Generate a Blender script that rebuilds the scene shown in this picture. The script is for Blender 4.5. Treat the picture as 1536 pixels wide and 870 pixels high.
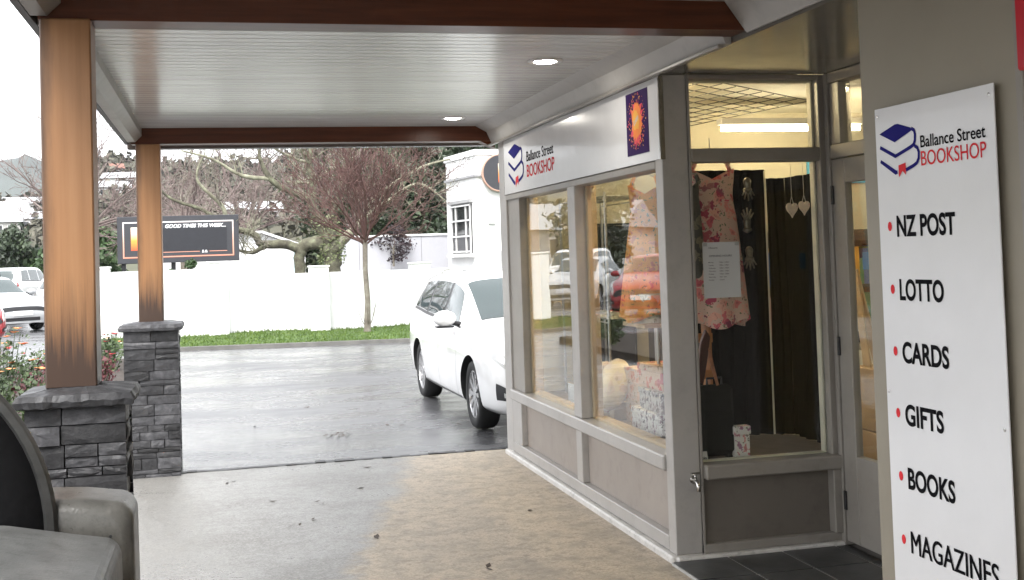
import bpy, bmesh, math, random
from mathutils import Vector, Matrix
R = math.radians
for o in list(bpy.data.objects): bpy.data.objects.remove(o)
SC = bpy.context.scene
COL = SC.collection

# ------------------------------------------------------------------ camera
cam = bpy.data.cameras.new('camera'); cam_o = bpy.data.objects.new('camera', cam); COL.objects.link(cam_o)
cam.sensor_width = 36.0; cam.sensor_fit = 'HORIZONTAL'; cam.lens = 41.70
cam.shift_y = -0.0801; cam.clip_start = 0.05; cam.clip_end = 5000
cr = Vector((0.97026, -0.23983, -0.03274)); cu = Vector((0.02285, -0.04392, 0.99877)); cf = Vector((0.24097, 0.96982, 0.03714))
mw = Matrix(((cr.x, cu.x, -cf.x, 0), (cr.y, cu.y, -cf.y, 0), (cr.z, cu.z, -cf.z, 1.65), (0, 0, 0, 1)))
cam_o.matrix_world = mw
SC.camera = cam_o
# ------------------------------------------------------------------ sky, sun, exposure
SUN_EL, SUN_AZ = 52.0, 205.0          # degrees; azimuth clockwise from +Y
world = bpy.data.worlds.new('World'); SC.world = world; world.use_nodes = True
wn = world.node_tree.nodes; wl = world.node_tree.links; wn.clear()
sky = wn.new('ShaderNodeTexSky'); sky.sky_type = 'NISHITA'; sky.sun_disc = False
sky.sun_elevation = R(SUN_EL); sky.sun_rotation = R(SUN_AZ); sky.air_density = 1.0; sky.dust_density = 4.0; sky.ozone_density = 1.0
hsv = wn.new('ShaderNodeHueSaturation'); hsv.inputs['Saturation'].default_value = 0.12      # cloud cover
mixs = wn.new('ShaderNodeMix'); mixs.data_type = 'RGBA'; mixs.inputs['Factor'].default_value = 0.6
mixs.inputs['B'].default_value = (6.2, 6.35, 6.6, 1)
bg = wn.new('ShaderNodeBackground'); bg.inputs['Strength'].default_value = 0.12
wo = wn.new('ShaderNodeOutputWorld')
wl.new(sky.outputs[0], hsv.inputs['Color']); wl.new(hsv.outputs[0], mixs.inputs['A']); wl.new(mixs.outputs['Result'], bg.inputs['Color']); wl.new(bg.outputs[0], wo.inputs[0])
sun = bpy.data.lights.new('sun', 'SUN'); sun.energy = 0.9; sun.angle = R(25); sun.color = (1, .97, .93)
sun_o = bpy.data.objects.new('sun', sun); COL.objects.link(sun_o)
sd = Vector((math.sin(R(SUN_AZ)) * math.cos(R(SUN_EL)), math.cos(R(SUN_AZ)) * math.cos(R(SUN_EL)), math.sin(R(SUN_EL))))
sun_o.rotation_euler = sd.to_track_quat('Z', 'Y').to_euler()
SC.view_settings.view_transform = 'Standard'; SC.view_settings.look = 'None'; SC.view_settings.gamma = 1.0
SC.view_settings.use_curve_mapping = False
SC.view_settings.exposure = 2.18
SC.render.engine = 'CYCLES'
SC.cycles.max_bounces = 8; SC.cycles.transparent_max_bounces = 12; SC.cycles.diffuse_bounces = 4; SC.cycles.glossy_bounces = 4
SC.cycles.use_denoising = True
SC.cycles.sample_clamp_indirect = 6.0

# ------------------------------------------------------------------ helpers
def tag(o, label=None, cat=None, group=None, kind=None):
    if label: o['label'] = label
    if cat: o['category'] = cat
    if group: o['group'] = group
    if kind: o['kind'] = kind
    return o
def thing(name, label, cat, loc=(0, 0, 0), rz=0.0, group=None):
    o = bpy.data.objects.new(name, None); COL.objects.link(o)
    o.location = loc; o.rotation_euler = (0, 0, rz); o.empty_display_size = .1
    return tag(o, label, cat, group)
class MB:
    """collects geometry; build() links ONE mesh object"""
    def __init__(s): s.v = []; s.f = []; s.mi = []
    def add(s, v, f, mi=0):
        b = len(s.v); s.v += [tuple(p) for p in v]; s.f += [tuple(i + b for i in q) for q in f]; s.mi += [mi] * len(f); return s
    def box(s, x0, x1, y0, y1, z0, z1, mi=0):
        v = [(x0,y0,z0),(x1,y0,z0),(x1,y1,z0),(x0,y1,z0),(x0,y0,z1),(x1,y0,z1),(x1,y1,z1),(x0,y1,z1)]
        return s.add(v, [(3,2,1,0),(4,5,6,7),(0,1,5,4),(1,2,6,5),(2,3,7,6),(3,0,4,7)], mi)
    def prism(s, poly, axis, a, b, mi=0):
        """poly: 2-D outline in the other two axes (in order), extruded along axis from a to b"""
        n = len(poly)
        def mk(p, t):
            return (t, p[0], p[1]) if axis == 0 else ((p[0], t, p[1]) if axis == 1 else (p[0], p[1], t))
        v = [mk(p, a) for p in poly] + [mk(p, b) for p in poly]
        f = [tuple(range(n))[::-1], tuple(range(n, 2 * n))] + [(i, (i + 1) % n, n + (i + 1) % n, n + i) for i in range(n)]
        return s.add(v, f, mi)
    def tube(s, pts, rad, n=6, cap=True, mi=0):
        pts = [Vector(p) for p in pts]; m = len(pts)
        if not hasattr(rad, '__len__'): rad = [rad] * m
        t = (pts[1] - pts[0]).normalized(); ref = Vector((0, 0, 1)) if abs(t.z) < .9 else Vector((1, 0, 0))
        a = t.cross(ref).normalized(); v = []; f = []
        for i in range(m):
            t = ((pts[min(i + 1, m - 1)] - pts[max(i - 1, 0)])).normalized()
            a = (a - t * a.dot(t)); a = a.normalized() if a.length > 1e-6 else t.orthogonal().normalized()
            b = t.cross(a)
            for k in range(n):
                w = 2 * math.pi * k / n; v.append(pts[i] + (a * math.cos(w) + b * math.sin(w)) * rad[i])
        for i in range(m - 1):
            for k in range(n):
                k2 = (k + 1) % n; f.append((i * n + k, i * n + k2, (i + 1) * n + k2, (i + 1) * n + k))
        if cap and n > 2: f.append(tuple(range(n))[::-1]); f.append(tuple((m - 1) * n + k for k in range(n)))
        return s.add(v, f, mi)
    def lathe(s, prof, c=(0, 0, 0), axis='Z', n=24, mi=0):
        v = []; f = []; m = len(prof); c = Vector(c)
        for k in range(n):
            w = 2 * math.pi * k / n
            for r_, h in prof:
                p = (r_ * math.cos(w), r_ * math.sin(w), h)
                if axis == 'Y': p = (p[0], p[2], p[1])
                if axis == 'X': p = (p[2], p[0], p[1])
                v.append(c + Vector(p))
        for k in range(n):
            k2 = (k + 1) % n
            for i in range(m - 1): f.append((k * m + i, k2 * m + i, k2 * m + i + 1, k * m + i + 1))
        return s.add(v, f, mi)
    def build(s, name, mats, parent=None, smooth=False, bevel=0.0, local=False, ang=None):
        me = bpy.data.meshes.new(name)
        v = s.v
        if parent is not None and not local:
            L = Vector(parent_origin(parent)); v = [(p[0] - L.x, p[1] - L.y, p[2] - L.z) for p in v]
        me.from_pydata(v, [], s.f)
        if not isinstance(mats, (list, tuple)): mats = [mats]
        for m in mats: me.materials.append(m)
        if len(mats) > 1: me.polygons.foreach_set('material_index', s.mi)
        bm = bmesh.new(); bm.from_mesh(me)
        if bevel:
            bmesh.ops.remove_doubles(bm, verts=bm.verts, dist=1e-6)
            bmesh.ops.bevel(bm, geom=list(bm.edges), offset=bevel, segments=1, affect='EDGES', clamp_overlap=True)
        bmesh.ops.recalc_face_normals(bm, faces=bm.faces)
        bm.to_mesh(me); bm.free()
        if smooth: me.polygons.foreach_set('use_smooth', [True] * len(me.polygons))
        if ang: me.set_sharp_from_angle(angle=R(ang))
        me.update()
        o = bpy.data.objects.new(name, me); COL.objects.link(o)
        if parent is not None: o.parent = parent
        return o
def parent_origin(p):
    v = Vector((0, 0, 0))
    while p is not None: v += Vector(p.location); p = p.parent
    return v
def pbox(name, m, parent, x0, x1, y0, y1, z0, z1, bevel=0.0, local=False):
    return MB().box(x0, x1, y0, y1, z0, z1).build(name, m, parent, bevel=bevel, local=local)
def copy_tree(o, parent=None):
    c = o.copy(); COL.objects.link(c); c.parent = parent
    for ch in list(o.children): copy_tree(ch, c)
    return c

# ------------------------------------------------------------------ materials
def nodes(name):
    m = bpy.data.materials.new(name); m.use_nodes = True
    nt = m.node_tree; return m, nt, nt.nodes['Principled BSDF'], nt.nodes['Material Output']
def N(nt, t, **kw):
    n = nt.nodes.new(t)
    for k, v in kw.items(): setattr(n, k, v)
    return n
def coords(nt, kind='Object', scale=(1, 1, 1)):
    tc = N(nt, 'ShaderNodeTexCoord'); mp = N(nt, 'ShaderNodeMapping'); mp.inputs['Scale'].default_value = scale
    if kind == 'World':
        g = N(nt, 'ShaderNodeNewGeometry'); nt.links.new(g.outputs['Position'], mp.inputs['Vector'])
    else: nt.links.new(tc.outputs[kind], mp.inputs['Vector'])
    return mp.outputs[0]
def noise(nt, vec, scale, detail=4, rough=.55):
    n = N(nt, 'ShaderNodeTexNoise'); n.inputs['Scale'].default_value = scale; n.inputs['Detail'].default_value = detail; n.inputs['Roughness'].default_value = rough
    nt.links.new(vec, n.inputs['Vector']); return n.outputs['Fac']
def ramp(nt, fac, stops):
    r_ = N(nt, 'ShaderNodeValToRGB'); e = r_.color_ramp.elements
    while len(e) < len(stops): e.new(.5)
    for i, (p, c) in enumerate(stops):
        e[i].position = p; e[i].color = (c[0], c[1], c[2], 1) if hasattr(c, '__len__') else (c, c, c, 1)
    nt.links.new(fac, r_.inputs['Fac']); return r_.outputs['Color']
def mixc(nt, fac, a, b, mode='MIX'):
    n = N(nt, 'ShaderNodeMix', data_type='RGBA', blend_type=mode)
    for sock, val in (('Factor', fac), ('A', a), ('B', b)):
        if hasattr(val, 'links') or hasattr(val, 'is_linked'): nt.links.new(val, n.inputs[sock])
        elif sock == 'Factor': n.inputs[sock].default_value = val
        else: n.inputs[sock].default_value = (*val, 1)
    return n.outputs['Result']
def mth(nt, op, a, b=None, c=None):
    n = N(nt, 'ShaderNodeMath', operation=op)
    for i, val in enumerate((a, b, c)):
        if val is None: continue
        if hasattr(val, 'is_linked'): nt.links.new(val, n.inputs[i])
        else: n.inputs[i].default_value = val
    return n.outputs[0]
def bump(nt, b, h, strength=.3, dist=.01):
    n = N(nt, 'ShaderNodeBump'); n.inputs['Strength'].default_value = strength; n.inputs['Distance'].default_value = dist
    nt.links.new(h, n.inputs['Height']); nt.links.new(n.outputs[0], b.inputs['Normal'])
def plain(name, col, rough=.5, metal=0.0, var=.12, scale=6.0, bmp=0.0, bscale=80.0, coat=0.0, kind='World', spec=None, dirt=0.0):
    m, nt, b, o = nodes(name)
    v = coords(nt, kind)
    f = noise(nt, v, scale, 5)
    lo = [c * (1 - var) for c in col]; hi = [min(1, c * (1 + var)) for c in col]
    cc = ramp(nt, f, [(.3, lo), (.7, hi)])
    if dirt:
        f2 = noise(nt, v, scale * 3.1, 8, .7); cc = mixc(nt, ramp(nt, f2, [(.52, 0), (.75, dirt)]), cc, [c * .35 for c in col])
    nt.links.new(cc, b.inputs['Base Color'])
    b.inputs['Roughness'].default_value = rough; b.inputs['Metallic'].default_value = metal; b.inputs['Coat Weight'].default_value = coat
    if spec is not None: b.inputs['Specular IOR Level'].default_value = spec
    rr = noise(nt, v, scale * 2.3, 4)
    mr = N(nt, 'ShaderNodeMapRange'); mr.inputs['To Min'].default_value = max(0, rough - .08); mr.inputs['To Max'].default_value = min(1, rough + .1)
    nt.links.new(rr, mr.inputs['Value']); nt.links.new(mr.outputs[0], b.inputs['Roughness'])
    if bmp: bump(nt, b, noise(nt, v, bscale, 4), bmp, .004)
    return m
def emit(name, col, st):
    m, nt, b, o = nodes(name); b.inputs['Base Color'].default_value = (*col, 1)
    b.inputs['Emission Color'].default_value = (*col, 1); b.inputs['Emission Strength'].default_value = st; return m
def glassmat(name, tint=(1, 1, 1), rough=0.0, ior=1.5, boost=1.0):
    m, nt, b, o = nodes(name); nt.nodes.remove(b)
    tr = N(nt, 'ShaderNodeBsdfTransparent'); tr.inputs[0].default_value = (*tint, 1)
    gl = N(nt, 'ShaderNodeBsdfGlossy'); gl.inputs['Roughness'].default_value = rough
    fr = N(nt, 'ShaderNodeFresnel'); gb = N(nt, 'ShaderNodeNewGeometry')
    nt.links.new(mth(nt, 'ADD', mth(nt, 'MULTIPLY', gb.outputs['Backfacing'], 1 / ior - ior), ior), fr.inputs['IOR'])   # both faces of the pane reflect alike
    v = coords(nt, 'World'); h = noise(nt, v, 1.3, 2)
    bp = N(nt, 'ShaderNodeBump'); bp.inputs['Strength'].default_value = .06; bp.inputs['Distance'].default_value = .02
    nt.links.new(h, bp.inputs['Height']); nt.links.new(bp.outputs[0], gl.inputs['Normal'])
    mx = N(nt, 'ShaderNodeMixShader')
    nt.links.new(mth(nt, 'MINIMUM', mth(nt, 'MULTIPLY', fr.outputs[0], boost), 1.0), mx.inputs[0])
    nt.links.new(tr.outputs[0], mx.inputs[1]); nt.links.new(gl.outputs[0], mx.inputs[2]); nt.links.new(mx.outputs[0], o.inputs[0])
    return m

def wood_post():
    m, nt, b, o = nodes('cedar_post')
    v = coords(nt, 'Object', (14, 14, .55)); f = noise(nt, v, 2.2, 6, .6)
    cc = ramp(nt, f, [(.2, (.25, .118, .047)), (.5, (.315, .155, .066)), (.8, (.355, .185, .083))])
    tc = N(nt, 'ShaderNodeTexCoord'); sp = N(nt, 'ShaderNodeSeparateXYZ'); nt.links.new(tc.outputs['Object'], sp.inputs[0])
    streak = noise(nt, coords(nt, 'Object', (60, 60, 1.6)), 1.2, 7, .72)
    hgt = mth(nt, 'SUBTRACT', sp.outputs['Z'], mth(nt, 'MULTIPLY', mth(nt, 'SUBTRACT', streak, .38), .55))
    st = ramp(nt, hgt, [(.05, .93), (.20, .35), (.34, 0.0)])                       # water-blackened foot of the post
    edge = noise(nt, coords(nt, 'Object', (9, 9, 1.4)), 2.0, 5, .6)
    ex = mth(nt, 'ADD', sp.outputs['X'], mth(nt, 'MULTIPLY', mth(nt, 'SUBTRACT', edge, .5), .06))
    se = ramp(nt, mth(nt, 'ADD', ex, .5), [(.415, .8), (.455, 0.0)])   # weathered left arris
    fac = mth(nt, 'MAXIMUM', st, se)
    cc = mixc(nt, fac, cc, (.035, .022, .018))
    nt.links.new(cc, b.inputs['Base Color']); b.inputs['Roughness'].default_value = .42
    bump(nt, b, f, .25, .003); return m
def wood_beam():
    m, nt, b, o = nodes('stained_beam_timber')
    f = noise(nt, coords(nt, 'World', (.8, 12, 12)), 2.4, 6, .6)
    cc = ramp(nt, f, [(.25, (.052, .014, .006)), (.6, (.10, .030, .013)), (.8, (.15, .052, .023))])
    nt.links.new(cc, b.inputs['Base Color']); b.inputs['Roughness'].default_value = .34; b.inputs['Specular IOR Level'].default_value = .28; bump(nt, b, f, .15, .002); return m
def soffit():
    m, nt, b, o = nodes('soffit_paint')
    oi = N(nt, 'ShaderNodeObjectInfo')
    f = noise(nt, coords(nt, 'World', (1, 6, 1)), 2.0, 5)
    cc = ramp(nt, f, [(.3, (.52, .515, .505)), (.7, (.60, .595, .585))])
    k = mth(nt, 'MULTIPLY_ADD', oi.outputs['Random'], .10, .93)
    hs = N(nt, 'ShaderNodeHueSaturation'); nt.links.new(cc, hs.inputs['Color']); nt.links.new(k, hs.inputs['Value'])
    nt.links.new(hs.outputs[0], b.inputs['Base Color']); b.inputs['Roughness'].default_value = .22
    bump(nt, b, noise(nt, coords(nt, 'World', (1.5, 9, 1)), 5, 3), .05, .01); return m
def stone():
    m, nt, b, o = nodes('ledgestone')
    oi = N(nt, 'ShaderNodeObjectInfo'); g = coords(nt, 'World')
    f = noise(nt, g, 22, 7, .7)
    cc = ramp(nt, f, [(.3, (.018, .018, .02)), (.55, (.048, .048, .052)), (.8, (.10, .098, .10))])
    k = mth(nt, 'MULTIPLY_ADD', oi.outputs['Random'], 1.3, .30)
    hs = N(nt, 'ShaderNodeHueSaturation'); nt.links.new(cc, hs.inputs['Color']); nt.links.new(k, hs.inputs['Value'])
    nt.links.new(hs.outputs[0], b.inputs['Base Color'])
    rr = ramp(nt, noise(nt, g, 6, 3), [(.4, .42), (.65, .85)]); nt.links.new(rr, b.inputs['Roughness'])
    bump(nt, b, noise(nt, g, 60, 6, .65), .6, .006); return m
def asphalt():
    m, nt, b, o = nodes('wet_asphalt')
    g = coords(nt, 'World'); fine = noise(nt, g, 75, 5, .8); mid = noise(nt, coords(nt, 'World', (.7, 1.3, 1)), .9, 9, .68)
    big = noise(nt, coords(nt, 'World', (.35, .7, 1)), .7, 5, .55)
    cc = ramp(nt, fine, [(.3, (.035, .035, .037)), (.55, (.085, .085, .09)), (.75, (.21, .21, .215))])
    cc = mixc(nt, ramp(nt, mid, [(.4, 0), (.7, .5)]), cc, (.11, .11, .114))
    nt.links.new(cc, b.inputs['Base Color'])
    wet = ramp(nt, mth(nt, 'ADD', mth(nt, 'MULTIPLY', mid, .55), mth(nt, 'MULTIPLY', big, .45)), [(.41, .08), (.50, .24), (.62, .50)])
    nt.links.new(wet, b.inputs['Roughness'])
    b.inputs['Specular IOR Level'].default_value = .75
    hh = mth(nt, 'ADD', mth(nt, 'MULTIPLY', fine, .6), mth(nt, 'MULTIPLY', noise(nt, g, 40, 6, .7), .6))
    bump(nt, b, hh, .30, .012); return m
def concrete():
    m, nt, b, o = nodes('footpath_concrete')
    g = coords(nt, 'World'); fine = noise(nt, g, 62, 6, .8); mid = noise(nt, g, 2.2, 6, .6); sand = noise(nt, g, 17, 7, .78)
    dry = ramp(nt, fine, [(.30, (.25, .205, .152)), (.5, (.50, .42, .322)), (.72, (.70, .605, .48))])
    dry = mixc(nt, ramp(nt, mid, [(.35, .0), (.75, .55)]), dry, (.40, .34, .27))
    dry = mixc(nt, ramp(nt, sand, [(.50, 0), (.62, .72)]), dry, (.235, .20, .162))
    blot = noise(nt, g, 5.5, 8, .7); dry = mixc(nt, ramp(nt, blot, [(.44, 0), (.66, .7)]), dry, (.28, .245, .20))
    wetc = ramp(nt, fine, [(.3, (.10, .097, .09)), (.5, (.20, .193, .18)), (.7, (.34, .33, .31))])
    sp = N(nt, 'ShaderNodeSeparateXYZ'); gg = N(nt, 'ShaderNodeNewGeometry'); nt.links.new(gg.outputs['Position'], sp.inputs[0])
    # wet margin blown in from the open side of the verandah, ragged edge
    edge = mth(nt, 'ADD', sp.outputs['X'], mth(nt, 'MULTIPLY', mth(nt, 'SUBTRACT', noise(nt, g, 1.3, 10, .74), .5), .75))
    edge = mth(nt, 'SUBTRACT', edge, mth(nt, 'MULTIPLY', mth(nt, 'SUBTRACT', sp.outputs['Y'], 7.0), .25))
    w = ramp(nt, mth(nt, 'MULTIPLY_ADD', edge, .25, .5), [(.688, 1.0), (.708, .55), (.73, 0.0)])
    nt.links.new(mixc(nt, w, dry, wetc), b.inputs['Base Color'])
    rr = N(nt, 'ShaderNodeMix', data_type='FLOAT'); nt.links.new(w, rr.inputs['Factor']); rr.inputs['A'].default_value = .62
    wr = ramp(nt, mth(nt, 'ADD', mth(nt, 'MULTIPLY', noise(nt, g, 1.3, 3), .5), mth(nt, 'MULTIPLY', sand, .5)), [(.36, .22), (.62, .55)]); nt.links.new(wr, rr.inputs['B'])
    nt.links.new(rr.outputs['Result'], b.inputs['Roughness'])
    bump(nt, b, mth(nt, 'ADD', fine, mth(nt, 'MULTIPLY', sand, .9)), .42, .007); return m
def floral(name, base, petals, leaf, scale=14.0, cover=.42, rough=.7, kind='Object'):
    m, nt, b, o = nodes(name)
    v = coords(nt, kind); nz = N(nt, 'ShaderNodeTexNoise'); nz.inputs['Scale'].default_value = scale * 1.3
    nt.links.new(v, nz.inputs['Vector'])
    warp = N(nt, 'ShaderNodeMix', data_type='RGBA', blend_type='LINEAR_LIGHT'); warp.inputs['Factor'].default_value = .05
    nt.links.new(v, warp.inputs['A']); nt.links.new(nz.outputs['Color'], warp.inputs['B'])
    def vor(sc):
        n = N(nt, 'ShaderNodeTexVoronoi'); n.inputs['Scale'].default_value = sc; nt.links.new(warp.outputs['Result'], n.inputs['Vector'])
        s_ = N(nt, 'ShaderNodeSeparateColor'); nt.links.new(n.outputs['Color'], s_.inputs[0]); return n.outputs['Distance'], s_.outputs[0], s_.outputs[1]
    d2, r2, _ = vor(scale * 1.9)
    lf = mth(nt, 'MULTIPLY', mth(nt, 'LESS_THAN', d2, .30), mth(nt, 'GREATER_THAN', r2, .45))
    c = mixc(nt, lf, base, leaf)
    d1, r1, g1 = vor(scale)
    k = len(petals)
    pc = ramp(nt, r1, [(i / k, p) for i, p in enumerate(petals)])
    pc = mixc(nt, ramp(nt, d1, [(.05, .6), (.3, 0)]), pc, [x * .45 for x in petals[0]])
    fl = mth(nt, 'MULTIPLY', mth(nt, 'LESS_THAN', d1, cover), mth(nt, 'GREATER_THAN', g1, .3))
    c = mixc(nt, fl, c, pc)
    nt.links.new(c, b.inputs['Base Color']); b.inputs['Roughness'].default_value = rough
    return m
def foliage(name, a, b_, c_, scale=1.2, rough=.55):
    m, nt, b, o = nodes(name)
    f = noise(nt, coords(nt, 'Object'), scale, 5, .65)
    nt.links.new(ramp(nt, f, [(.3, a), (.52, b_), (.72, c_)]), b.inputs['Base Color']); b.inputs['Roughness'].default_value = rough
    return m

POST = wood_post(); BEAM = wood_beam(); SOFF = soffit(); STONE = stone(); ASPH = asphalt(); CONC = concrete()
GREY = plain('warm_grey_paint', (.28, .258, .23), .38, var=.07, scale=3, dirt=.25)
GREYL = plain('pale_grey_trim_paint', (.41, .39, .368), .38, var=.07, scale=3, dirt=.25)
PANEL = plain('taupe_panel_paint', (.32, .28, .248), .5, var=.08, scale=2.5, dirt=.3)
PLINTH = plain('pale_plinth_paint', (.60, .58, .55), .5, var=.12, scale=7, dirt=.7)
WALLT = plain('taupe_wall_render', (.29, .26, .205), .48, var=.07, scale=1.6, bmp=.12, bscale=220)
RECESS = plain('brown_gloss_soffit', (.15, .14, .122), .16, var=.08, scale=1.2)
WHITEP = plain('white_sign_panel', (.78, .78, .79), .20, var=.02, coat=.15)
WHITEW = plain('white_wall_paint', (.80, .80, .79), .6, var=.05, scale=1.5, dirt=.12)
WHITET = plain('white_trim', (.72, .71, .70), .4, var=.05)
NAVY = plain('navy_ink', (.016, .014, .17), .6, var=.04, spec=.08)
INK = plain('black_ink', (.004, .004, .006), .6, var=.04, spec=.06)
REDI = plain('coral_red_ink', (.72, .045, .055), .6, var=.04, spec=.08)
BLACKM = plain('black_metal', (.018, .018, .02), .4, var=.1)
DARKG = plain('charcoal_board', (.035, .036, .042), .4, var=.06)
CHROME = plain('worn_chrome', (.65, .64, .62), .22, metal=1.0, var=.1, scale=30)
STEEL = plain('wire_steel', (.55, .54, .52), .3, metal=1.0)
GLASS = glassmat('shop_glass', (.97, .985, .98), boost=1.12)
TILE = plain('slate_tile', (.050, .052, .054), .34, var=.35, scale=4, bmp=.2, bscale=40, dirt=.2)
GROUT = plain('grout', (.42, .41, .39), .8, var=.15, scale=20)
CREAM = plain('cream_interior_paint', (.54, .49, .37), .6, var=.04)
CEIL = plain('interior_ceiling_paint', (.80, .76, .62), .6, var=.03)
CURT = plain('black_curtain_cloth', (.0016, .0016, .0018), .95, var=.2, scale=12, spec=.04)
BROWNF = plain('brown_display_floor', (.17, .125, .085), .6, var=.15, scale=9)
TUBE = emit('fluorescent_tube_glow', (1.0, .85, .56), 15.0)
LED = emit('downlight_glow', (1.0, .94, .84), 30.0)

# ------------------------------------------------------------------ ground
A = 2.276; Y1 = 5.833
rng = random.Random(4)
gr = MB()
def terrain(x, y):
    d = max(0.0, y - 120.0)
    return -.004
gr.add([(-1500, -600, -.02), (1500, -600, -.02), (1500, 2500, -.02), (-1500, 2500, -.02)], [(0, 1, 2, 3)])
tag(gr.build('ground', plain('far_ground', (.07, .085, .045), .9, var=.4, scale=.08)), kind='structure')
ca = MB(); nx, ny = 40, 60
xs = [-45 + 90 * i / nx for i in range(nx + 1)]; ys = [-25 + 85 * j / ny for j in range(ny + 1)]
ca.add([(-60, -40, 0), (60, -40, 0), (60, 95, 0), (-60, 95, 0)], [(0, 1, 2, 3)])
tag(ca.build('car_park', ASPH), kind='structure')
tag(MB().add([(-1.05, -9, .014), (A + .02, -9, .014), (A + .02, 9.70, .014), (-1.05, 9.64, .014)], [(0, 1, 2, 3)]).build('footpath', CONC), kind='structure')
# a shallow lip of dark bitumen where the footpath slab meets the car park
lip = MB(); pts = 60
for i in range(pts):
    x0 = -1.2 + 4.6 * i / pts; x1 = -1.2 + 4.6 * (i + 1) / pts
    a0 = 9.63 + .016 * (x0 + 1) + rng.uniform(-.008, .008); 
    lip.box(x0, x1 + .002, a0, a0 + rng.uniform(.05, .09), -.01, rng.uniform(.016, .024))
tag(lip.build('bitumen_edge', plain('bitumen_lip', (.022, .022, .023), .5, var=.4, scale=30, bmp=.5, bscale=60)), kind='structure')

# ------------------------------------------------------------------ verandah
ver = thing('verandah', 'white boarded verandah roof on dark stained beams beside the shop', 'verandah', (-.53, 4.85, 0))
SZ = 2.712
bw = .098; y = -5.4; proto = None; i = 0
L = Vector(parent_origin(ver))
while y < 9.60:
    if proto is None:
        b_ = MB(); x0, x1 = -.60 - L.x, 2.20 - L.x; g = .0045
        prof = [(0, .012), (g, .0), (bw - g - .002, 0), (bw - .002, .012), (bw - .002, .022), (0, .022)]
        b_.prism([(p[0], p[1]) for p in prof], 0, x0, x1)
        proto = b_.build('soffit_board', SOFF, ver, local=True); ob = proto
    else:
        ob = proto.copy(); COL.objects.link(ob); ob.parent = ver
    ob.location = (0, y - L.y, SZ); y += bw; i += 1
pbox('roof_deck', BLACKM, ver, -.66, 2.30, -5.5, 9.84, SZ + .026, SZ + .06)
pbox('roof_sheet', plain('grey_roof_sheet', (.3, .3, .31), .4), ver, -.72, 2.40, -5.55, 9.90, SZ + .17, SZ + .19)
def beam(y0, y1, name):
    mb = MB().box(-.645, 2.274, y0, y1, 2.588, SZ + .02)
    return mb.build(name, BEAM, ver, bevel=.004)
beam(4.755, 4.925, 'cross_beam'); beam(9.66, 9.82, 'cross_beam')
pbox('beam_trim', plain('bare_pine_trim', (.38, .30, .25), .45, var=.15, scale=5), ver, -.45, 2.20, 4.93, 4.965, 2.665, 2.709)
# right side trim: sloping cornice board between soffit and shop front
MB().prism([(2.10, SZ + .004), (2.272, SZ + .004), (2.272, 2.556), (2.245, 2.556), (2.20, 2.66)], 1, 4.93, 9.655).build('cornice', GREYL, ver)
MB().prism([(2.16, SZ + .004), (2.272, SZ + .004), (2.272, 2.575), (2.262, 2.575)], 1, -5.4, 4.75).build('cornice', GREYL, ver)
pbox('cornice_bead', GREY, ver, 2.205, 2.235, 4.93, 9.655, 2.54, 2.5555, bevel=.003)
# open side: dark fascia board and a grey side beam
DFA = plain('dark_fascia', (.10, .098, .095), .5, var=.15, scale=5)
pbox('fascia_board', DFA, ver, -.70, -.672, -5.5, 9.85, 2.60, 2.90)
MB().prism([(-.670, 2.602), (-.61, 2.602), (-.56, 2.652), (-.56, SZ + .003), (-.670, SZ + .003)], 1, 4.93, 9.655).build('side_beam', GREY, ver)
MB().prism([(-.670, 2.602), (-.61, 2.602), (-.56, 2.652), (-.56, SZ + .003), (-.670, SZ + .003)], 1, -5.4, 4.75).build('side_beam', GREY, ver)
# far gutter
pbox('gutter', plain('gutter_brown', (.09, .07, .06), .4), ver, -.69, 2.27, 9.90, 10.02, 2.572, 2.72, bevel=.006)
pbox('end_fascia', WHITET, ver, -.60, 2.20, 9.83, 9.855, 2.592, 2.72)
# corner bracket at the shop end of the far beam
MB().prism([(2.274, 2.586), (2.15, 2.586), (2.274, 2.53)], 1, 9.68, 9.80).build('bracket', BEAM, ver)
# raindrops hanging under the gutter
dr = MB(); rr = random.Random(9)
for k in range(75):
    x = rr.uniform(.2, 2.25); r_ = rr.uniform(.004, .008)
    dr.lathe([(0, -.013), (r_, -.006), (r_ * .8, 0), (0, .002)], (x, 9.93 + rr.uniform(-.02, .02), 2.572), n=6)
drm, dnt, db, do = nodes('rain_drop'); db.inputs['Base Color'].default_value = (.9, .95, 1, 1); db.inputs['Roughness'].default_value = .05; db.inputs['Transmission Weight'].default_value = .9
tag(dr.build('rain_drops', drm, ver, smooth=True), kind='stuff')
# downlights
for (x, y, lab, grp) in ((1.795, 6.345, 'round recessed downlight nearer the camera, lit, in the white boarded soffit', None),
                    (1.795, 9.04, 'round recessed downlight farther away, lit, just before the far beam', None)):
    t = thing('downlight', lab, 'ceiling light', (x, y, SZ), group='recessed downlights')
    MB().lathe([(.060, -.004), (.085, -.010), (.098, -.004), (.098, .004), (.060, .004)], (x, y, SZ - .002), n=32).build('trim_ring', WHITET, t, smooth=True)
    MB().lathe([(0, -.008), (.055, -.009), (.062, -.003)], (x, y, SZ - .001), n=28).build('lens', LED, t, smooth=True)

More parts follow.
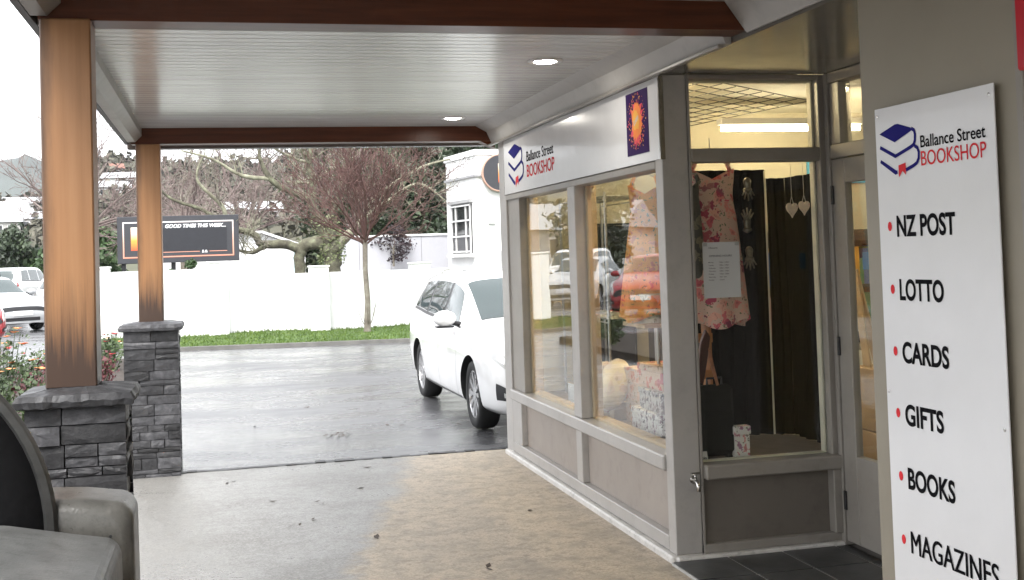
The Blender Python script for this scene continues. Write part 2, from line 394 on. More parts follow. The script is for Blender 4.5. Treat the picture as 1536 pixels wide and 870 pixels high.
# ------------------------------------------------------------------ stone pillars with timber posts
def unit_stone(seed):
    r_ = random.Random(seed); mb = MB(); nx, nz = 4, 3; v = []; f = []
    for j in range(nz + 1):
        for i in range(nx + 1):
            e = (i in (0, nx)) or (j in (0, nz))
            y = -r_.uniform(.55, .85) if e else -r_.uniform(.75, 1.0)
            v.append((i / nx - .5 + (0 if i in (0, nx) else r_.uniform(-.06, .06)), y, j / nz - .5 + (0 if j in (0, nz) else r_.uniform(-.08, .08))))
    for j in range(nz):
        for i in range(nx):
            a = j * (nx + 1) + i; f.append((a, a + 1, a + nx + 2, a + nx + 1))
    mb.add(v, f)
    b = [(-.5, 1, -.5), (.5, 1, -.5), (.5, 1, .5), (-.5, 1, .5)]
    c = [0, nx, (nz + 1) * (nx + 1) - 1, nz * (nx + 1)]
    mb.v += b; n0 = (nz + 1) * (nx + 1)
    mb.f.append(tuple([n0 + 0, n0 + 1] + list(range(nx, -1, -1)))); mb.f.append(tuple([n0 + 3] + [nz * (nx + 1) + i for i in range(nx + 1)] + [n0 + 2]))
    mb.f.append(tuple([n0 + 0] + [j * (nx + 1) for j in range(nz + 1)] + [n0 + 3])); mb.f.append(tuple([n0 + 1, n0 + 2] + [j * (nx + 1) + nx for j in range(nz, -1, -1)]))
    mb.mi += [0] * 4
    me_o = mb.build('stone', STONE); me = me_o.data; bpy.data.objects.remove(me_o); return me
USTONE = [unit_stone(50 + k) for k in range(9)]
def pillar(cx, cy, seed, label, h=.205, px_=0.0):
    r_ = random.Random(seed)
    t = thing('stone_pillar', label, 'pillar', (cx, cy, 0))
    base_h = 1.135; core = h - .045
    pbox('core', plain('pillar_mortar', (.012, .012, .012), .9), t, cx - core, cx + core, cy - core, cy + core, -.02, base_h + .01)
    for side in range(4):
        ang = side * math.pi / 2; z = 0.0
        while z < base_h - .012:
            rh = r_.choice((.034, .042, .052, .062, .072, .085)); 
            if base_h - z - rh < .04: rh = base_h - z
            x = -h + (0 if side % 2 == 0 else .03)
            xe = h - (0 if side % 2 == 0 else .03)
            while x < xe - .01:
                w = r_.uniform(.09, .24)
                if xe - x - w < .07: w = xe - x
                subs = [(z, rh)]
                if rh >= .08 and r_.random() < .4: subs = [(z, rh * .45), (z + rh * .45, rh * .55)]
                for (zz, hh) in subs:
                    o = bpy.data.objects.new('stone', r_.choice(USTONE)); COL.objects.link(o); o.parent = t
                    d = r_.uniform(.010, .022)
                    c, s = math.cos(ang), math.sin(ang); px = x + w / 2; py = -(core + .018 + r_.uniform(0, .014))
                    o.location = (c * px - s * py, s * px + c * py, zz + hh / 2); o.rotation_euler = (r_.uniform(-.02, .02), r_.uniform(-.015, .015), ang)
                    o.scale = ((w - .005) * r_.choice((-1, 1)), d, (hh - .004) * r_.choice((-1, 1)))
                x += w
            z += rh
    # rough capping slab, peaked towards the post
    cap = MB(); n = 16; ring = []
    for k in range(4 * n):
        e, q = divmod(k, n); u = -1 + 2 * q / n
        p = [(u, -1), (1, u), (-u, 1), (-1, -u)][e]
        ring.append(p)
    ro = [h + .032 + r_.uniform(-.006, .003) for _ in ring]
    v = []; m = len(ring)
    for (sc, z, jz) in ((-.02, base_h - .002, .0), (-.004, base_h + .002, .003), (.002, base_h + .024, .004), (-.010, base_h + .046, .002), (-.13, base_h + .066, .001)):
        for k, p in enumerate(ring): v.append((cx + p[0] * (ro[k] + sc), cy + p[1] * (ro[k] + sc), z + r_.uniform(-jz, jz)))
    f = []
    for a in range(4):
        for k in range(m): f.append((a * m + k, a * m + (k + 1) % m, (a + 1) * m + (k + 1) % m, (a + 1) * m + k))
    f.append(tuple(range(m))[::-1]); f.append(tuple(4 * m + k for k in range(m)))
    cap.add(v, f); cap.build('cap_stone', STONE, t)
    hp = .092
    ob = MB().box(-hp, hp, -hp, hp, 0, 2.59 - base_h - .06).build('timber_post', POST, t, local=True, bevel=.006)
    ob.location = (px_, 0, base_h + .060)
    return t
pillar(-.525, 4.82, 3, 'near stacked slate pillar carrying a thick cedar post, at the left', .178, -.02)
pillar(-.52, 9.76, 8, 'far stacked slate pillar carrying a cedar post, beside the car park')

# ------------------------------------------------------------------ shop building
shop = thing('bookshop_building', 'taupe and grey corner shop with lit display windows', 'shop', (3.2, 6.5, 0))
def P(name, m, x0, x1, y0, y1, z0, z1, bevel=.004): return pbox(name, m, shop, x0, x1, y0, y1, z0, z1, bevel)
# --- side front (faces the car park side, plane x = A)
P('end_post', GREYL, 2.270, 2.40, 9.33, 9.55, .0, 2.575)
P('jamb', GREY, 2.285, 2.42, 8.97, 9.328, .552, 2.10)
P('mullion', GREYL, 2.270, 2.400, 7.44, 7.60, .552, 2.10)
P('corner_post', GREYL, 2.268, 2.415, 5.833, 5.935, .052, 2.56)
P('window_head', GREY, 2.266, 2.40, 5.937, 9.328, 2.068, 2.108)
P('sill_rail', GREYL, 2.250, 2.40, 5.937, 9.328, .470, .550, .008)
P('stile', GREYL, 2.270, 2.37, 7.46, 7.58, .132, .468); P('stile', GREYL, 2.270, 2.37, 9.05, 9.328, .132, .468)
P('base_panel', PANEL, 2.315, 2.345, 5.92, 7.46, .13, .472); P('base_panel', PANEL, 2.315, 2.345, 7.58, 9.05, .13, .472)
P('bottom_rail', GREYL, 2.268, 2.36, 5.937, 9.328, .055, .130)
P('plinth', PLINTH, 2.235, 2.42, 5.82, 9.5, -.01, .050, .01)
# inner linings of the openings, warm timber
LIN = plain('pine_window_lining', (.52, .38, .22), .5, var=.12, scale=6)
P('inner_lining', LIN, 2.345, 2.41, 7.40, 7.438, .552, 2.066); P('inner_lining', LIN, 2.345, 2.43, 8.93, 8.968, .552, 2.066)
P('inner_sill', LIN, 2.345, 2.43, 5.94, 7.398, .538, .566); P('inner_sill', LIN, 2.345, 2.43, 7.602, 8.928, .538, .566)
pane = lambda x0, x1, y0, y1, z0, z1, n='pane': pbox(n, GLASS, shop, x0, x1, y0, y1, z0, z1)
pane(2.328, 2.334, 5.92, 7.45, .548, 2.07); pane(2.328, 2.334, 7.59, 8.98, .548, 2.07)
P('fascia_backing', GREY, 2.285, 2.40, 5.84, 9.33, 2.109, 2.70)
# --- front (faces the footpath entry, plane y = Y1)
P('front_post', GREY, 2.418, 2.432, 5.828, 5.935, .052, 2.56, .002)
P('front_post', GREY, 3.179, 3.236, 5.828, 5.94, .04, 2.56)
P('front_transom', GREY, 2.433, 3.178, 5.826, 5.93, 2.092, 2.165)
P('front_head', GREY, 2.433, 3.178, 5.826, 5.93, 2.535, 2.56)
P('front_sill', GREY, 2.433, 3.245, 5.790, 5.93, .432, .508, .008)
P('front_stile', GREY, 3.165, 3.236, 5.80, 5.90, .095, .431)
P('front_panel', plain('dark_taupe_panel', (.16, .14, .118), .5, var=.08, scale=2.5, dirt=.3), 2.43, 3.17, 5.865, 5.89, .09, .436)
P('front_bottom_rail', GREY, 2.418, 3.237, 5.826, 5.93, .048, .094)
P('front_plinth', PLINTH, 2.26, 3.215, 5.79, 5.94, -.02, .047, .008)
PALE = plain('pale_glazing_bead', (.66, .62, .50), .5)
P('glazing_bead', PALE, 3.166, 3.178, 5.885, 5.93, .510, 2.09, .002); P('glazing_bead', PALE, 3.166, 3.178, 5.885, 5.93, 2.166, 2.534, .002)
P('glazing_bead', PALE, 2.434, 3.165, 5.885, 5.93, .509, .516, .001); P('glazing_bead', PALE, 2.434, 3.165, 5.885, 5.93, 2.525, 2.534, .001)
pane(2.43, 3.180, 5.872, 5.878, .505, 2.094); pane(2.43, 3.180, 5.872, 5.878, 2.163, 2.537)
# --- entry side (plane x = 3.17): jamb, transom light, door
P('door_jamb', GREY, 3.210, 3.31, 5.788, 5.826, .03, 2.56); P('door_jamb', GREY, 3.210, 3.31, 3.897, 3.93, .03, 2.56)
P('door_head', GREY, 3.215, 3.31, 3.93, 5.787, 2.095, 2.170); P('transom_head', GREY, 3.215, 3.31, 3.93, 5.787, 2.505, 2.56)
P('transom_bar', GREY, 3.225, 3.30, 5.69, 5.785, 2.171, 2.504); pane(3.25, 3.256, 3.92, 5.70, 2.165, 2.51)
# --- walls, floors, ceiling
P('column', WALLT, A + .024, 3.24, 3.02, 3.895, -.02, 2.95)
P('entry_soffit', RECESS, A + .003, 3.40, 3.896, 5.826, 2.562, 2.60, 0)
P('wall', CREAM, 2.42, 9.2, 9.42, 9.55, -.02, 2.9, 0); P('wall', CREAM, 9.0, 9.2, 2.9, 9.42, -.02, 2.9, 0); P('wall', CREAM, 3.25, 9.0, 2.9, 3.0, -.02, 2.9, 0)
P('ceiling', CEIL, 2.40, 9.0, 5.85, 9.42, 2.78, 2.80, 0); P('ceiling', CEIL, 3.22, 9.0, 3.0, 5.85, 2.78, 2.80, 0)
P('header', CREAM, 2.40, 3.10, 5.90, 5.935, 2.57, 2.78, 0); P('header', CREAM, 3.28, 3.31, 3.9, 5.94, 2.565, 2.78, 0)
P('roof', plain('shop_roof', (.25, .25, .25), .7), 2.0, 9.3, -7.0, 9.6, 2.95, 3.05, 0)
P('parapet', GREY, 2.22, 2.40, -7.0, 9.56, 2.66, 3.9, 0)
CARPET = plain('interior_carpet', (.11, .10, .09), .9)
P('interior_floor', CARPET, 3.27, 9.0, 3.0, 9.42, -.01, .055, 0); P('interior_floor', CARPET, 2.42, 3.268, 5.943, 9.42, -.01, .055, 0)
P('display_floor', BROWNF, 2.425, 3.34, 5.937, 9.40, .47, .502, 0); P('display_back', CREAM, 3.345, 3.37, 5.945, 9.40, .06, .50, 0)
P('return_wall', CREAM, 3.238, 3.36, 5.835, 5.942, .04, 2.56, 0)
# neighbouring front towards and behind the camera
P('next_door_wall', plain('dark_brown_recess', (.11, .085, .07), .5), A + .10, 2.6, 1.4, 3.018, -.02, 2.95, 0)
P('next_door_front', WALLT, A, 2.6, -7, 1.398, -.02, 2.95, 0); P('column_bead', GREY, A + .012, A + .07, 2.985, 3.018, 0, 2.6)
# door
dr_ = thing('shop_door', 'grey painted glazed door standing in the shop entry', 'door', (3.17, 4.9, .03))
pbox('stile', GREY, dr_, 3.220, 3.265, 5.655, 5.785, .055, 2.09, .004); pbox('stile', GREY, dr_, 3.220, 3.265, 4.87, 4.99, .055, 2.09, .004)
pbox('top_rail', GREY, dr_, 3.220, 3.265, 4.991, 5.654, 1.96, 2.09, .004); pbox('bottom_rail', GREY, dr_, 3.220, 3.265, 4.991, 5.654, .055, .520, .004)
pbox('pane', GLASS, dr_, 3.240, 3.246, 4.985, 5.66, .515, 1.965)
for z in (1.90, 1.09, .27): pbox('hinge', BLACKM, dr_, 3.208, 3.2195, 5.765, 5.786, z - .05, z + .05, .002)
pbox('kick_scratch', BLACKM, dr_, 3.218, 3.2199, 5.40, 5.404, .16, .32)
pbox('door_leaf', GREY, dr_, 3.220, 3.265, 3.94, 4.865, .055, 2.09, .004)
# tiles of the entry
ent = tag(MB().box(A - .05, 3.22, 3.03, 5.80, -.02, .0275).build('entry_floor', GROUT), kind='structure')
rt = random.Random(2)
tw, tl = .298, .345; tproto = None
for i in range(4):
    for j in range(8):
        x0 = A - .045 + i * (tw + .011); y1 = 5.79 - j * (tl + .011); y0 = max(3.04, y1 - tl)
        if tproto is None: tproto = MB().box(0, 1, 0, 1, 0, 1).build('tile', TILE, ent, bevel=.004, local=True); o = tproto
        else: o = tproto.copy(); COL.objects.link(o); o.parent = ent
        o.location = (x0, y0, .012 + rt.uniform(0, .002)); o.scale = (min(tw, 3.22 - x0), y1 - y0, .018)
# hose tap on the corner post
tp = thing('hose_tap', 'small chrome hose tap on the grey corner post of the shop', 'tap', (2.37, 5.82, .43))
MB().tube([(2.372, 5.835, .435), (2.372, 5.795, .435), (2.372, 5.765, .425), (2.372, 5.755, .385)], [.012, .011, .010, .011], 10).build('spout', CHROME, tp, smooth=True)
MB().tube([(2.372, 5.797, .437), (2.372, 5.797, .470)], .006, 8).build('spindle', CHROME, tp, smooth=True)
MB().box(2.345, 2.40, 5.792, 5.802, .468, .478).build('handle', CHROME, tp, bevel=.003)
MB().lathe([(0, -.006), (.02, -.006), (.02, .0), (0, .0)], (2.372, 5.828, .435), 'Y', 14).build('flange', CHROME, tp)

# ------------------------------------------------------------------ lettering on planes
def text_mesh(body, bold=0.0, spacing=1.0, shear=0.0):
    cu_ = bpy.data.curves.new('lettering', 'FONT'); cu_.body = body; cu_.size = 1.0; cu_.offset = bold; cu_.space_character = spacing; cu_.shear = shear
    cu_.resolution_u = 5
    o = bpy.data.objects.new('lettering', cu_); COL.objects.link(o)
    bpy.context.view_layer.update()
    me = bpy.data.meshes.new_from_object(o.evaluated_get(bpy.context.evaluated_depsgraph_get()))
    v = [tuple(p.co) for p in me.vertices]; f = [tuple(q.vertices) for q in me.polygons]
    bpy.data.objects.remove(o); bpy.data.curves.remove(cu_); bpy.data.meshes.remove(me)
    return v, f
def flat(v, f, name, m, parent, org, ud, vd, depth=.0015):
    """flat outline (u, v in metres) laid on a plane as a thin applied film"""
    org, ud, vd = Vector(org), Vector(ud), Vector(vd); n = ud.cross(vd).normalized()
    b = len(v); mb = MB()
    w = [org + ud * p[0] + vd * p[1] + n * depth for p in v]
    mb.add(w, f)
    return mb.build(name, m, parent)
def letters(body, name, m, parent, org, ud, vd, width, cap, bold=.012, depth=.0015, spacing=1.0, shear=0.0, capref='H'):
    v, f = text_mesh(body, bold, spacing, shear)
    x0 = min(p[0] for p in v); x1 = max(p[0] for p in v)
    hv, _ = text_mesh(capref, bold); y0 = min(p[1] for p in hv); y1 = max(p[1] for p in hv)
    sx = width / (x1 - x0); sy = cap / (y1 - y0)
    return flat([((p[0] - x0) * sx, (p[1] - y0) * sy) for p in v], f, name, m, parent, org, ud, vd, depth)
def ribbon(pts, w):
    v = []; f = []; n = len(pts)
    for i, p in enumerate(pts):
        a = Vector(pts[max(i - 1, 0)]); b = Vector(pts[min(i + 1, n - 1)]); t = (b - a).normalized(); nn = Vector((-t.y, t.x))
        k = 1.0
        if 0 < i < n - 1:
            t1 = (Vector(p) - a).normalized(); k = 1 / max(.6, Vector((-t1.y, t1.x)).dot(nn))
        v += [tuple(Vector(p) + nn * w / 2 * k), tuple(Vector(p) - nn * w / 2 * k)]
    for i in range(n - 1): f.append((2 * i, 2 * i + 1, 2 * i + 3, 2 * i + 2))
    return v, f
def book_logo(parent, org, ud, vd, w, h, ws=1.0):
    sc = lambda ps: [(x * w, y * h) for x, y in ps]
    top = sc([(0, .86), (.06, .885), (.42, 1.0), (.50, 1.0), (.84, .875), (.88, .84), (.82, .815), (.40, .655)])
    flat(top, [tuple(range(len(top)))], 'emblem', NAVY, parent, org, ud, vd, .0020)
    parts = [[(.84, .865), (.905, .82), (.925, .74), (.915, .63), (.88, .55), (.80, .515), (.62, .455), (.40, .385), (0, .60)],
             [(.90, .53), (.97, .48), (1.0, .40), (.99, .28), (.94, .20), (.86, .16), (.66, .095)],
             [(.44, .08), (.40, .065), (0, .325)]]
    for ps in parts:
        v, f = ribbon(sc(ps), .052 * w * ws); flat(v, f, 'emblem', NAVY, parent, org, ud, vd, .0018)
    bm_ = sc([(.475, .20), (.66, .235), (.66, 0.0), (.575, .085), (.475, -.035)])
    flat(bm_, [tuple(range(5))], 'bookmark', REDI, parent, org, ud, vd, .0024)

# --- vertical sign on the column
vs = thing('vertical_sign', 'tall white sign panel listing services, on the taupe column', 'sign', (A - .02, 3.43, .3))
XS = A - .004
MB().box(XS, XS + .006, 3.098, 3.762, .22, 2.112).build('panel', WHITEP, vs, bevel=.0015)
MB().box(XS + .0065, A + .0235, 3.17, 3.70, .24, 2.05).build('backing', BLACKM, vs)
UD, VD = Vector((0, -1, 0)), Vector((0, 0, 1))
book_logo(vs, (XS, 3.733, 1.868), UD, VD, .235, .178)
letters('Ballance Street', 'lettering', INK, vs, (XS, 3.487, 1.952), UD, VD, .345, .040, .012)
letters('BOOKSHOP', 'lettering', REDI, vs, (XS, 3.487, 1.892), UD, VD, .345, .048, .004)
for body, yb, w in (('NZ POST', 1.659, .335), ('LOTTO', 1.441, .256), ('CARDS', 1.227, .268), ('GIFTS', 1.014, .223), ('BOOKS', .797, .268), ('MAGAZINES', .580, .470)):
    letters(body, 'lettering', INK, vs, (XS, 3.650, yb), UD, VD, w, .073, 0.0 if body[0] == 'M' else .030)
    if body[0] == 'M':
        for k_, (du, dv) in enumerate(((.0022, .0), (.0044, .0), (.0022, .0016))): letters(body, 'lettering', INK, vs, (XS, 3.650 - du, yb + dv), UD, VD, w, .073, 0.0, .0018 + .0003 * k_)
    c = yb + .037
    flat([(.0125 * math.cos(k * math.pi / 9), .0165 * math.sin(k * math.pi / 9)) for k in range(18)], [tuple(range(18))], 'bullet', REDI, vs, (XS, 3.693, c), UD, VD)
for (yy, zz) in ((3.745, 2.085), (3.118, 2.08), (3.745, 1.12), (3.118, 1.07)): MB().lathe([(0, -.003), (.006, -.002), (.006, .0)], (XS, yy, zz), 'X', 10).build('screw', CHROME, vs)
# --- fascia sign
fs = thing('fascia_sign', 'long white sign panel with a bookshop name above the display windows', 'sign', (2.26, 7.6, 2.1))
XF = 2.262
MB().box(XF, XF + .020, 5.842, 9.325, 2.113, 2.548).build('panel', WHITEP, fs, bevel=.002)
pbox('edge_trim', CHROME, fs, XF - .003, XF + .024, 5.828, 5.840, 2.110, 2.551); pbox('edge_trim', CHROME, fs, XF - .003, XF + .024, 9.326, 9.336, 2.110, 2.551)
book_logo(fs, (XF, 9.17, 2.165), UD, VD, .47, .325)
letters('Ballance Street', 'lettering', INK, fs, (XF, 8.60, 2.325), UD, VD, .735, .075, .010)
letters('BOOKSHOP', 'lettering', REDI, fs, (XF, 8.60, 2.208), UD, VD, .755, .092, .012)
PURP = plain('purple_ink', (.03, .008, .085), .5, var=.05, spec=.1); ORNG = plain('orange_ink', (.90, .24, .03), .35, var=.08); YEL = plain('amber_ink', (.93, .45, .05), .35); MAG = plain('magenta_ink', (.80, .05, .12), .35)
em = MB().box(XF - .003, XF - .0005, 5.995, 6.340, 2.166, 2.515).build('poster', PURP, fs)
rs = random.Random(12)
def blob(cx, cy, r_, n, jag, seed, sy=1.0):
    q = random.Random(seed); ps = []
    for k in range(n):
        a = 2 * math.pi * k / n; rad = r_ * (1 + (q.uniform(-jag, jag)) * (1 if k % 2 else -.4)); ps.append((cx + rad * math.cos(a), cy + rad * math.sin(a) * sy))
    return ps
oe = (XF - .003, 6.1675, 2.345)
def fan(ps, c=(0, 0)): return [c] + ps, [(0, i + 1, (i + 1) % len(ps) + 1) for i in range(len(ps))]
v, f = fan(blob(0, 0, .088, 46, .42, 5, 1.25)); flat(v, f, 'splash', MAG, em, oe, UD, VD, .0015)
v, f = fan(blob(0, 0, .078, 38, .30, 6, 1.25)); flat(v, f, 'splash', ORNG, em, oe, UD, VD, .0025)
v, f = fan(blob(-.004, .012, .050, 20, .25, 7, 1.1), (-.004, .012)); flat(v, f, 'splash', YEL, em, oe, UD, VD, .0035)
for mm, sd in ((ORNG, 1), (MAG, 2), (YEL, 3)):
    q = random.Random(sd); V = []; F = []
    for k in range(60):
        a = q.uniform(0, 6.283); d = q.uniform(.082, .128) if q.random() < .8 else q.uniform(.12, .15); r_ = q.uniform(.0018, .0062)
        ps = [(d * math.cos(a) + r_ * math.cos(t * 1.2566), d * math.sin(a) * 1.22 + r_ * math.sin(t * 1.2566)) for t in range(5)]
        ps = [p for p in ps]
        if abs(ps[0][1]) > .162 or abs(ps[0][0]) > .16: continue
        b = len(V); V += ps; F.append(tuple(range(b, b + 5)))
    tag(flat(V, F, 'splash_dots', mm, em, oe, UD, VD, .0028), kind='stuff')
sr = Vector((0, -math.cos(.45), math.sin(.45))); sv = Vector((0, math.sin(.45), math.cos(.45)))
letters('Lotto', 'lettering', WHITEP, em, (XF - .003, 6.205, 2.325), sr, sv, .085, .030, .02, .0045, shear=.2)
# --- red box sign at the edge of the next shop
rb = thing('red_box_sign', 'bright red box sign fixed high beside the taupe column', 'sign', (2.2, 2.8, 2.13))
REDP = plain('red_plastic', (.55, .008, .025), .3, var=.05)
pbox('box', REDP, rb, A - .012, 2.34, 2.45, 2.975, 2.128, 2.56, .006); pbox('bracket', BLACKM, rb, 2.341, 2.38, 2.70, 2.74, 2.2, 2.5)

# ------------------------------------------------------------------ shop interior and display
TUBEW = emit('display_tube_glow', (1.0, .80, .46), 34.0)
def lamp_tube(x, y, z, ln, along, lab, tm=None):
    t = thing('fluorescent_light', lab, 'ceiling light', (x, y, z), group='fluorescent lights inside the shop')
    dx, dy = (ln / 2, .03) if along == 'X' else (.03, ln / 2)
    pbox('housing', WHITET, t, x - dx - .02, x + dx + .02, y - dy - .02, y + dy + .02, z + .03, z + .08, .006)
    a = (x - dx, y, z) if along == 'X' else (x, y - dy, z); b = (x + dx, y, z) if along == 'X' else (x, y + dy, z)
    MB().tube([a, b], .019, 10).build('tube', tm or TUBE, t, smooth=True)
lamp_tube(4.45, 8.6, 2.56, 1.2, 'X', 'fluorescent light seen through the upper window above the curtains')
lamp_tube(2.60, 7.55, 2.62, 1.5, 'Y', 'fluorescent light above the window display behind the fascia sign', TUBEW)
lamp_tube(5.2, 5.0, 2.66, 1.2, 'Y', 'fluorescent light seen through the glass above the shop door')
lamp_tube(6.6, 7.6, 2.66, 1.4, 'Y', 'fluorescent light deep inside the shop')
# suspended wire grid under the ceiling
gd = thing('ceiling_grid', 'square wire mesh panel hung flat under the shop ceiling', 'wire grid', (3.3, 7.8, 2.66))
Pa, Pb, Pd = Vector((2.92, 6.70, 2.655)), Vector((4.10, 7.66, 2.655)), Vector((2.50, 9.3, 2.655))
for k in range(9):
    a = Pa.lerp(Pb, k / 8); MB().tube([a, a + (Pd - Pa)], .0032, 5).build('wire', BLACKM, gd)
for k in range(16):
    a = Pa.lerp(Pd, k / 15); MB().tube([a + Vector((0, 0, .006)), a + (Pb - Pa) + Vector((0, 0, .006))], .0032, 5).build('wire', BLACKM, gd)
for p in (Pa, Pb, Pd, Pb + Pd - Pa): MB().tube([p, (p.x, p.y, 2.78)], .003, 5).build('hanger', STEEL, gd)
# inner room fittings
pbox('wall_stripe', plain('sky_blue_panel', (.10, .42, .68), .5), shop, 5.0, 6.4, 9.39, 9.415, 2.16, 2.40)
# black curtains behind the front window
def curtain(p0, p1, z0, z1, folds, amp, lab, seed):
    r_ = random.Random(seed); p0, p1 = Vector(p0), Vector(p1); d = p1 - p0; n = Vector((-d.y, d.x)).normalized(); m = folds * 8
    v = []; f = []
    for i in range(m + 1):
        t = i / m
        for j in range(7):
            z = z0 + (z1 - z0) * j / 6; a = amp * (1.15 - .5 * j / 6)
            q = p0 + d * t + n * (a * math.sin(t * folds * 6.283 + .6 * math.sin(j * .9 + seed)) + .01 * math.sin(17 * t + j))
            v.append((q.x, q.y, z))
    for i in range(m):
        for j in range(6): f.append((i * 7 + j, (i + 1) * 7 + j, (i + 1) * 7 + j + 1, i * 7 + j + 1))
    o = MB().add(v, f).build('curtain', CURT, smooth=True); md = o.modifiers.new('solid', 'SOLIDIFY'); md.thickness = .004
    o.data.shade_smooth(); tag(o, lab, 'curtain', 'black curtains behind the front window'); return o
curtain((2.72, 6.62), (3.225, 6.62), .505, 2.10, 6, .022, 'wide black curtain hanging to the left of the pale gap behind the front window', 1)
curtain((3.225, 6.59), (3.33, 6.56), .505, 2.045, 2, .015, 'short black curtain just right of the pale gap behind the front window', 2)
curtain((3.325, 6.54), (3.315, 5.97), .505, 2.045, 5, .012, 'black side curtain along the right end of the front window display', 3)
pbox('pale_strip', PALE, shop, 3.204, 3.214, 6.572, 6.576, .51, 2.09)

def dress(name, lab, c, w_top, w_bot, z_top, z_bot, m, seed, yaw=0.0, depth=.10, hem=.05):
    """strappy dress on a hanger: bodice with V-neck, two straps, flared folded skirt"""
    r_ = random.Random(seed); t = thing(name, lab, 'dress', (c[0], c[1], z_bot), yaw, 'floral dresses in the shop window')
    H_ = z_top - z_bot; rows = 22; n = 48; v = []; f = []; folds = r_.randint(6, 8); ph = r_.uniform(0, 6)
    for j in range(rows + 1):
        u = j / rows; z = H_ * .93 * (1 - u)
        if u < .28: w = w_top * (1.0 - .12 * math.sin(u / .28 * 3.14))
        else: w = w_top * .98 + (w_bot - w_top) * ((u - .28) / .72) ** .85
        for k in range(n):
            a = 2 * math.pi * k / n; fa = max(0, u - .25) * .22
            rr = 1 + fa * math.sin(folds * a + ph + 1.5 * u) * .6
            x = w / 2 * math.cos(a) * rr; y = depth * (.55 + .6 * u) * math.sin(a) * rr
            zz = z
            if j == 0: zz = z + (.05 * (abs(math.cos(a)) - .45) * 1.6) * H_
            if j == rows: zz += hem * .5 * math.sin(3 * a + ph)
            v.append((x, y, zz))
    for j in range(rows):
        for k in range(n): f.append((j * n + k, j * n + (k + 1) % n, (j + 1) * n + (k + 1) % n, (j + 1) * n + k))
    MB().add(v, f).build('skirt', m, t, smooth=True, local=True)
    for s in (-1, 1):
        MB().tube([(s * w_top * .43, 0, H_ * .94), (s * w_top * .36, -.01, H_ * .985), (s * w_top * .30, 0, H_ * 1.03)], .012, 6).build('strap', m, t, local=True)
    MB().tube([(-w_top * .42, 0, H_ * 1.0), (-.03, 0, H_ * 1.045), (0, 0, H_ * 1.05), (.03, 0, H_ * 1.045), (w_top * .42, 0, H_ * 1.0)], .005, 6).build('hanger', STEEL, t, local=True)
    MB().tube([(0, 0, H_ * 1.05), (0, 0, H_ * 1.05 + .10)], .003, 6).build('hanger_hook', STEEL, t, local=True)
    return t
PINKF = floral('pink_rose_fabric', (.78, .52, .42), [(.72, .10, .16), (.85, .30, .26), (.55, .06, .12), (.30, .05, .10), (.88, .45, .35)], (.16, .19, .10), 22, .58)
ORANF = floral('orange_floral_fabric', (.82, .36, .09), [(.85, .30, .16), (.86, .48, .20), (.62, .18, .10)], (.13, .20, .07), 19, .42)
DARKF = floral('dark_floral_fabric', (.10, .10, .085), [(.32, .26, .16), (.25, .22, .16)], (.06, .08, .05), 14, .4)
dress('dress', 'pink rose print dress behind the white paper notice', (2.655, 6.10), .28, .38, 2.10, 1.22, PINKF, 3)
dress('dress', 'orange floral dress hanging in the nearer side window', (2.55, 6.86), .22, .36, 2.06, 1.22, ORANF, 6, -.6)
dress('dress', 'dark green wrapped dress squeezed beside the corner post', (2.512, 6.03), .085, .11, 2.02, 1.50, DARKF, 9, 0, .05)
# white notice taped inside the front pane
nt_ = thing('opening_hours_notice', 'white paper notice of opening hours stuck on the front window', 'notice', (2.6, 5.868, 1.37))
NX0, NX1, NZ0, NZ1, NYY = 2.492, 2.703, 1.371, 1.667, 5.8695
pbox('sheet', plain('notice_paper', (.55, .56, .57), .6, var=.02), nt_, NX0, NX1, NYY, NYY + .001, NZ0, NZ1)
TXI = plain('grey_print', (.10, .10, .11), .6); uF, vF = Vector((1, 0, 0)), Vector((0, 0, 1))
for (bdy, x, z, w, h) in (('Hours', .035, .262, .05, .009), ('OPENING HOURS', .035, .218, .13, .010)): letters(bdy, 'lettering', TXI, nt_, (NX0 + x, NYY, NZ0 + z), uF, vF, w, h, .02, .001)
for k, dname in enumerate(('Monday', 'Tuesday', 'Wednesday', 'Thursday', 'Friday', 'Saturday', 'Sunday')):
    z = NZ0 + .186 - k * .0155
    letters(dname, 'lettering', TXI, nt_, (NX0 + .030, NYY, z), uF, vF, .030 if len(dname) < 8 else .040, .0065, .015, .001)
    letters('9.00am - 5.00pm' if k < 5 else ('10am - 2pm' if k == 5 else 'Closed'), 'lettering', TXI, nt_, (NX0 + .092, NYY, z), uF, vF, (.055, .055, .055, .055, .055, .04, .026)[k], .0065, .015, .001)
for x in (NX0 + .004, NX1 - .026): pbox('tape', plain('clear_tape', (.35, .36, .36), .3), nt_, x, x + .022, NYY - .0008, NYY - .0002, NZ1 - .02, NZ1 - .003)
# silver hand-shaped hangers
TARN = plain('tarnished_silver', (.20, .17, .12), .35, metal=.9, var=.4, scale=60)
def hand_orn(x, y, z, lab, flip):
    t = thing('hand_ornament', lab, 'ornament', (x, y, z), group='silver hand ornaments hung on black card')
    MB().lathe([(0, -.05), (.012, -.045), (.018, -.01), (.022, .02), (.012, .035), (0, .04)], (x, y, z), n=12).build('palm', TARN, t, smooth=True)
    for k in range(5):
        a = (-.6 + .3 * k) + 0.0; l = (.05, .065, .072, .066, .052)[k]; s = -1 if flip else 1
        p0 = Vector((x + .014 * math.sin(a), y, z + s * .02)); p1 = p0 + Vector((l * math.sin(a), -.006, s * l * math.cos(a)))
        MB().tube([p0, (p0 + p1) / 2 + Vector((0, -.004, 0)), p1], [.006, .0055, .004], 6).build('finger', TARN, t, smooth=True)
    MB().lathe([(0, -.012), (.02, -.01), (.026, 0), (.02, .01), (0, .012)], (x, y, z - .03), n=12).build('cuff', TARN, t, smooth=True)
